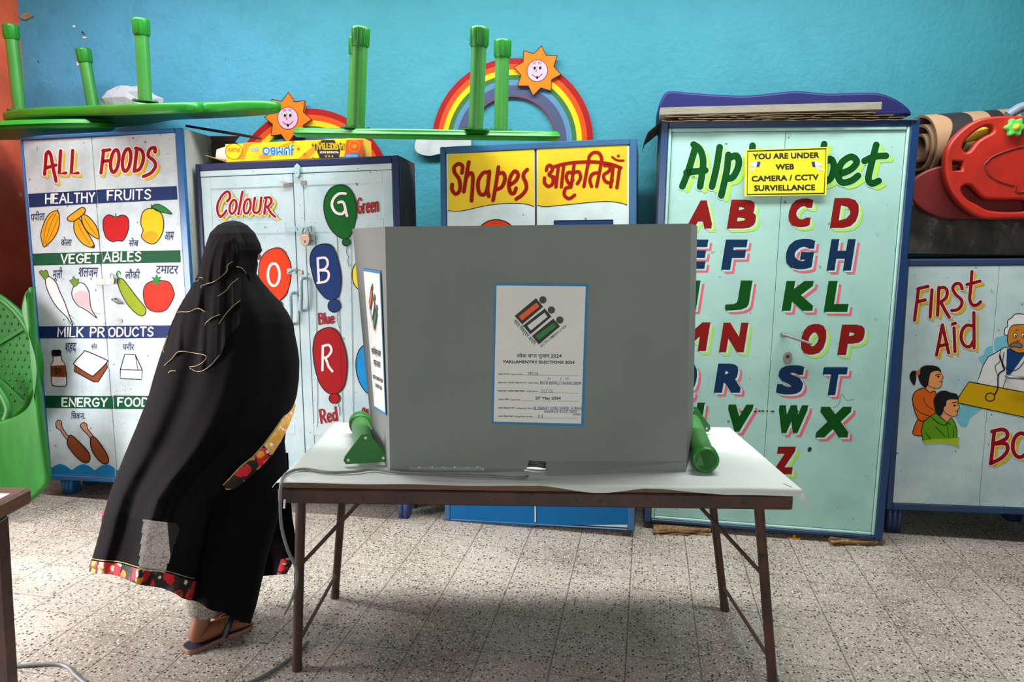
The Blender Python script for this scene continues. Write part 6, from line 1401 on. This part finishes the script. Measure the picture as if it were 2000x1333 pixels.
EDG = [
 [[(424, 683), (440, 720), (470, 778)], [(473, 850), (515, 815), (560, 771), (640, 776), (717, 793), (700, 828), (660, 850), (622, 856)], [(625, 862), (655, 878), (692, 879), (742, 847), (794, 788)], [(498, 893), (512, 880), (542, 879)]],
 [[(474, 590), (474, 572), (500, 562), (560, 548), (620, 545), (664, 527), (690, 530), (716, 546)], [(718, 620), (722, 606), (760, 576), (803, 560)], [(795, 612), (832, 560), (872, 515), (914, 481)], [(498, 488), (498, 512)]],
 [[(580, 381), (640, 376), (672, 370), (680, 352), (705, 357)], [(698, 412), (694, 400), (722, 390), (782, 370), (842, 320), (848, 285), (877, 261)], [(793, 457), (840, 425), (868, 388), (906, 357)], [(898, 292), (926, 301), (946, 332)]]]
for k, hem in enumerate(TIERS):
    off = .006+.008*k; H_ = [vpx(*p) for p in hem]
    xs = sorted(p[0] for p in H_); x0, x1 = xs[0], xs[-1]
    def hy(x):   # lowest hem height at this x
        best = None
        for a_, c_ in zip(H_, H_[1:]):
            lo_, hi_ = sorted((a_[0], c_[0]))
            if lo_ <= x <= hi_ and hi_-lo_ > 1e-6:
                y = a_[1]+(c_[1]-a_[1])*(x-a_[0])/(c_[0]-a_[0]); best = y if best is None else max(best, y)
        return best if best else H_[0][1]
    def tier(u, v):
        x = x0+(x1-x0)*u; yb = hy(min(max(x, x0+.01), x1-.01)); xm = 455; xt = xm+(x-xm)*(.04+.96*(1-(1-v)**2.2))
        y = 432+(yb-432)*v
        fl_ = .010*sin(26*u+k*2)*v*v+.006*sin(47*u+3*k)*v*v
        return on_cloak(xt, y, off*min(1, .05+2.2*v)+max(0, fl_)*.9)
    b = MB(); b.grid(tier, 90, 44, M_VEIL); to = b.obj('veil_layer', woman)
    g = MB()
    for e in EDG[k]:
        sp_ = spline([vpx(*p) for p in e], False, 7)
        pts = [on_cloak(p.x, p.y, off+.015) for p in sp_]
        for i in range(len(pts)-1): pass
        MB().tube(pts, .0011, M_GOLD, 6).obj('gold_edging', to)
# --- the body inside: one continuous mesh
import bmesh
def skin_body():
    me = bpy.data.meshes.new('body'); bm = bmesh.new(); sl = bm.verts.layers.skin.verify(); V = {}
    fx = (PW.u*.8+PW.n*.6).normalized(); sd = Vector((fx.y, -fx.x, 0)); up = Vector((0, 0, 1)); base = wp(440, 1200, 0); base.z = 0
    def at(f_, s_, z): return base+fx*f_+sd*s_+up*z
    def v(n, p, r):
        x = bm.verts.new(p-WO); x[sl].radius = (r, r); V[n] = x; return x
    hd = wp(456, 493, 0)
    v('pelvis', at(.0, 0, .80), .11); v('waist', at(.01, 0, .96), .095); v('chest', at(.03, 0, 1.13), .105); v('upper', at(.03, 0, 1.22), .09); v('neck', Vector((hd.x, hd.y, hd.z-.13))-fx*.015, .045); v('skull', Vector((hd.x, hd.y, hd.z-.06)), .055)
    E_ = [('pelvis', 'waist'), ('waist', 'chest'), ('chest', 'upper'), ('upper', 'neck'), ('neck', 'skull')]
    for s_, n in ((1, 'r'), (-1, 'l')):
        v(n+'sh', at(.03, .14*s_, 1.20), .055); v(n+'el', at(.03, .15*s_, 1.0), .04); v(n+'wr', at(.12, .06*s_, 1.08), .026); v(n+'pa', at(.13, .03*s_, 1.12), .024)
        E_ += [('upper', n+'sh'), (n+'sh', n+'el'), (n+'el', n+'wr'), (n+'wr', n+'pa')]
        for j, (ds, L_) in enumerate(((-.028, .045), (-.012, .07), (.004, .075), (.018, .068), (.03, .05))):
            v(n+'f%d' % j, at(.135, .03*s_+ds*.8, 1.14), .009); v(n+'g%d' % j, at(.135, .03*s_+ds, 1.14+L_*.6), .008); v(n+'h%d' % j, at(.128, .03*s_+ds, 1.14+L_), .007)
            E_ += [(n+'pa', n+'f%d' % j), (n+'f%d' % j, n+'g%d' % j), (n+'g%d' % j, n+'h%d' % j)]
    hl = onz(371, 1249, .042); bl = onz(447, 1221, .036); fd = (bl-hl); fd.z = 0; fd.normalize()
    ank = hl+fd*.045+up*.055
    v('rhip', at(0, .05, .74), .085); kn = ank.lerp(at(0, .03, .74), .55); v('rkn', kn, .05); v('rank', ank, .034); v('rheel', hl+fd*.012+up*-.004, .031); v('rarch', hl+fd*.10+up*.004, .030); v('rball', hl+fd*.165-up*.008, .031)
    v('lhip', at(0, -.08, .74), .085); v('lkn', at(.06, -.03, .43), .055); v('lank', at(-.03, .0, .09), .034); v('lheel', at(-.06, .0, .035), .03); v('lball', at(.04, .0, .03), .028)
    E_ += [('pelvis', 'rhip'), ('rhip', 'rkn'), ('rkn', 'rank'), ('rank', 'rheel'), ('rheel', 'rarch'), ('rarch', 'rball'), ('pelvis', 'lhip'), ('lhip', 'lkn'), ('lkn', 'lank'), ('lank', 'lheel'), ('lheel', 'lball')]
    for n, b0, d_, s2 in (('r', 'rball', fd, Vector((fd.y, -fd.x, 0))), ('l', 'lball', fx, sd)):
        p0 = V[b0].co+WO
        for j in range(5):
            o_ = s2*(.026-.013*j)*(1 if n == 'r' else -1)
            v(n+'t%d' % j, p0+d_*.025+o_-up*.006, .010); v(n+'u%d' % j, p0+d_*(.052-.005*j)+o_*1.1-up*.01, .0085); E_ += [(b0, n+'t%d' % j), (n+'t%d' % j, n+'u%d' % j)]
    for a_, c_ in E_: bm.edges.new((V[a_], V[c_]))
    V['pelvis'][sl].use_root = True
    bm.to_mesh(me); bm.free(); me.materials.append(M_SKIN)
    o_ = bpy.data.objects.new('body_rig', me); COL.objects.link(o_)
    m1 = o_.modifiers.new('Skin', 'SKIN'); m1.use_smooth_shade = True; m2 = o_.modifiers.new('Subdivision', 'SUBSURF'); m2.levels = m2.render_levels = 2
    dg = bpy.context.evaluated_depsgraph_get(); ev = o_.evaluated_get(dg).to_mesh()
    verts = [x.co+WO for x in ev.vertices]; faces = [list(p.vertices) for p in ev.polygons]; bpy.data.objects.remove(o_)
    B_ = MB().add(verts, faces, M_SKIN, True)
    # head with face, turned to her left front
    def head(u, v_):
        a = 2*pi*u; th = pi*v_; d = Vector((cos(a)*sin(th), sin(a)*sin(th), cos(th)))
        rx, ry, rz = .079, .062, .094
        nose = math.exp(-((a if a < pi else a-2*pi)/.16)**2-((v_-.56)/.07)**2)*.010; brow = math.exp(-((a if a < pi else a-2*pi)/.5)**2-((v_-.44)/.035)**2)*.005
        eye = sum(math.exp(-(((a if a < pi else a-2*pi)-e)/.14)**2-((v_-.50)/.03)**2) for e in (-.36, .36))*-.007
        lip = math.exp(-((a if a < pi else a-2*pi)/.24)**2-((v_-.68)/.022)**2)*.005; chin = math.exp(-((a if a < pi else a-2*pi)/.3)**2-((v_-.80)/.06)**2)*.008
        jaw = 1-.22*max(0, v_-.55)/.45
        return hd+fx*(d.x*rx*jaw+nose+brow+eye+lip+chin)+sd*(d.y*ry*jaw)+up*(d.z*rz)
    B_.grid(head, 40, 28, M_SKIN, True, True)
    for s_ in (1, -1):
        B_.sphere(hd+fx*.072+sd*.027*s_+up*.0, .011, M_PAPER, 12, 8); B_.sphere(hd+fx*.081+sd*.028*s_, .005, BLK, 10, 6)
        B_.sphere(hd+sd*.072*s_-up*.01, .028, M_SKIN, 10, 8, (.5, .25, 1))
    B_.obj('body', woman); return fd, hl, ank, kn
FD, HL, ANK, KNEE = skin_body()
# eye slit: the niqab leaves a narrow band of skin at the temple
b = MB(); b.grid(lambda u, v: wp(503.5+7*v*0+(7.2-2.0*abs(v-.5))*u, 497.5+10.5*v, -.012-.03*(1-u)), 6, 6, M_SKIN); b.obj('temple_skin', woman)
# trouser cuff, sandal
def cuffm():
    m = bpy.data.materials.new('patterned_trouser_cloth'); m.use_nodes = True; nt = m.node_tree; N = nt.nodes; L = nt.links; b = N['Principled BSDF']
    tc = N.new('ShaderNodeTexCoord'); v = N.new('ShaderNodeTexVoronoi'); v.inputs['Scale'].default_value = 62; v.inputs['Randomness'].default_value = .25; L.new(tc.outputs['Object'], v.inputs['Vector'])
    r = N.new('ShaderNodeMath'); r.operation = 'SINE'; k_ = N.new('ShaderNodeMath'); k_.operation = 'MULTIPLY'; k_.inputs[1].default_value = 16; L.new(v.outputs['Distance'], k_.inputs[0]); L.new(k_.outputs[0], r.inputs[0])
    x = N.new('ShaderNodeMix'); x.data_type = 'RGBA'; x.inputs[6].default_value = rgb(168, 162, 150); x.inputs[7].default_value = rgb(116, 110, 104); L.new(r.outputs[0], x.inputs[0]); L.new(x.outputs[2], b.inputs['Base Color']); b.inputs['Roughness'].default_value = .8; return m
M_CUFF = cuffm()
def cuff(u, v):
    a = 2*pi*u; c = ANK+Vector((0, 0, .02))+(KNEE-ANK)*(1-v)*.6; sv = Vector((FD.y, -FD.x, 0)); r = .046+.014*(1-v)
    return c+FD*(cos(a)*r*1.15)+sv*(sin(a)*r)+Vector((0, 0, -.012*cos(a)*v+.004*sin(3*a)))
b = MB(); b.grid(cuff, 40, 14, M_CUFF, True, True); b.obj('trouser_cuff', woman, label='pale patterned trouser cuff')
SDV = Vector((FD.y, -FD.x, 0)); s0 = Vector((HL.x, HL.y, 0))-FD*.022
so = spline([(0, 0), (.01, .03), (.06, .036), (.13, .033), (.19, .043), (.235, .036), (.25, .0), (.235, -.036), (.19, -.043), (.13, -.033), (.06, -.036), (.01, -.03)], True, 4)
NVY = mat('navy_sandal_sole', rgb(28, 30, 48), .6); TAN = mat('tan_sandal_rim', rgb(140, 98, 82), .6, var=rgb(110, 76, 64), vscale=30)
lift = lambda x: .0
sdl = MB().prism(so, lambda x, y, t: s0+FD*x+SDV*y+Vector((0, 0, t)), .0015, .017, TAN, .002); sdl.prism([(x*.97+.004, y*.93) for x, y in so], lambda x, y, t: s0+FD*x+SDV*y+Vector((0, 0, t)), .0165, .0185, NVY, 0)
sob = sdl.obj('sandal', woman, fix=True)
MB().tube(spline([s0+FD*.125+SDV*.036+Vector((0, 0, .016)), s0+FD*.15+SDV*.03+Vector((0, 0, .06)), s0+FD*.175+Vector((0, 0, .075)), s0+FD*.15-SDV*.03+Vector((0, 0, .06)), s0+FD*.125-SDV*.036+Vector((0, 0, .016))], False, 6), .012, mat('dark_strap', rgb(34, 30, 30), .5), 10, flat=.35).obj('strap', sob)
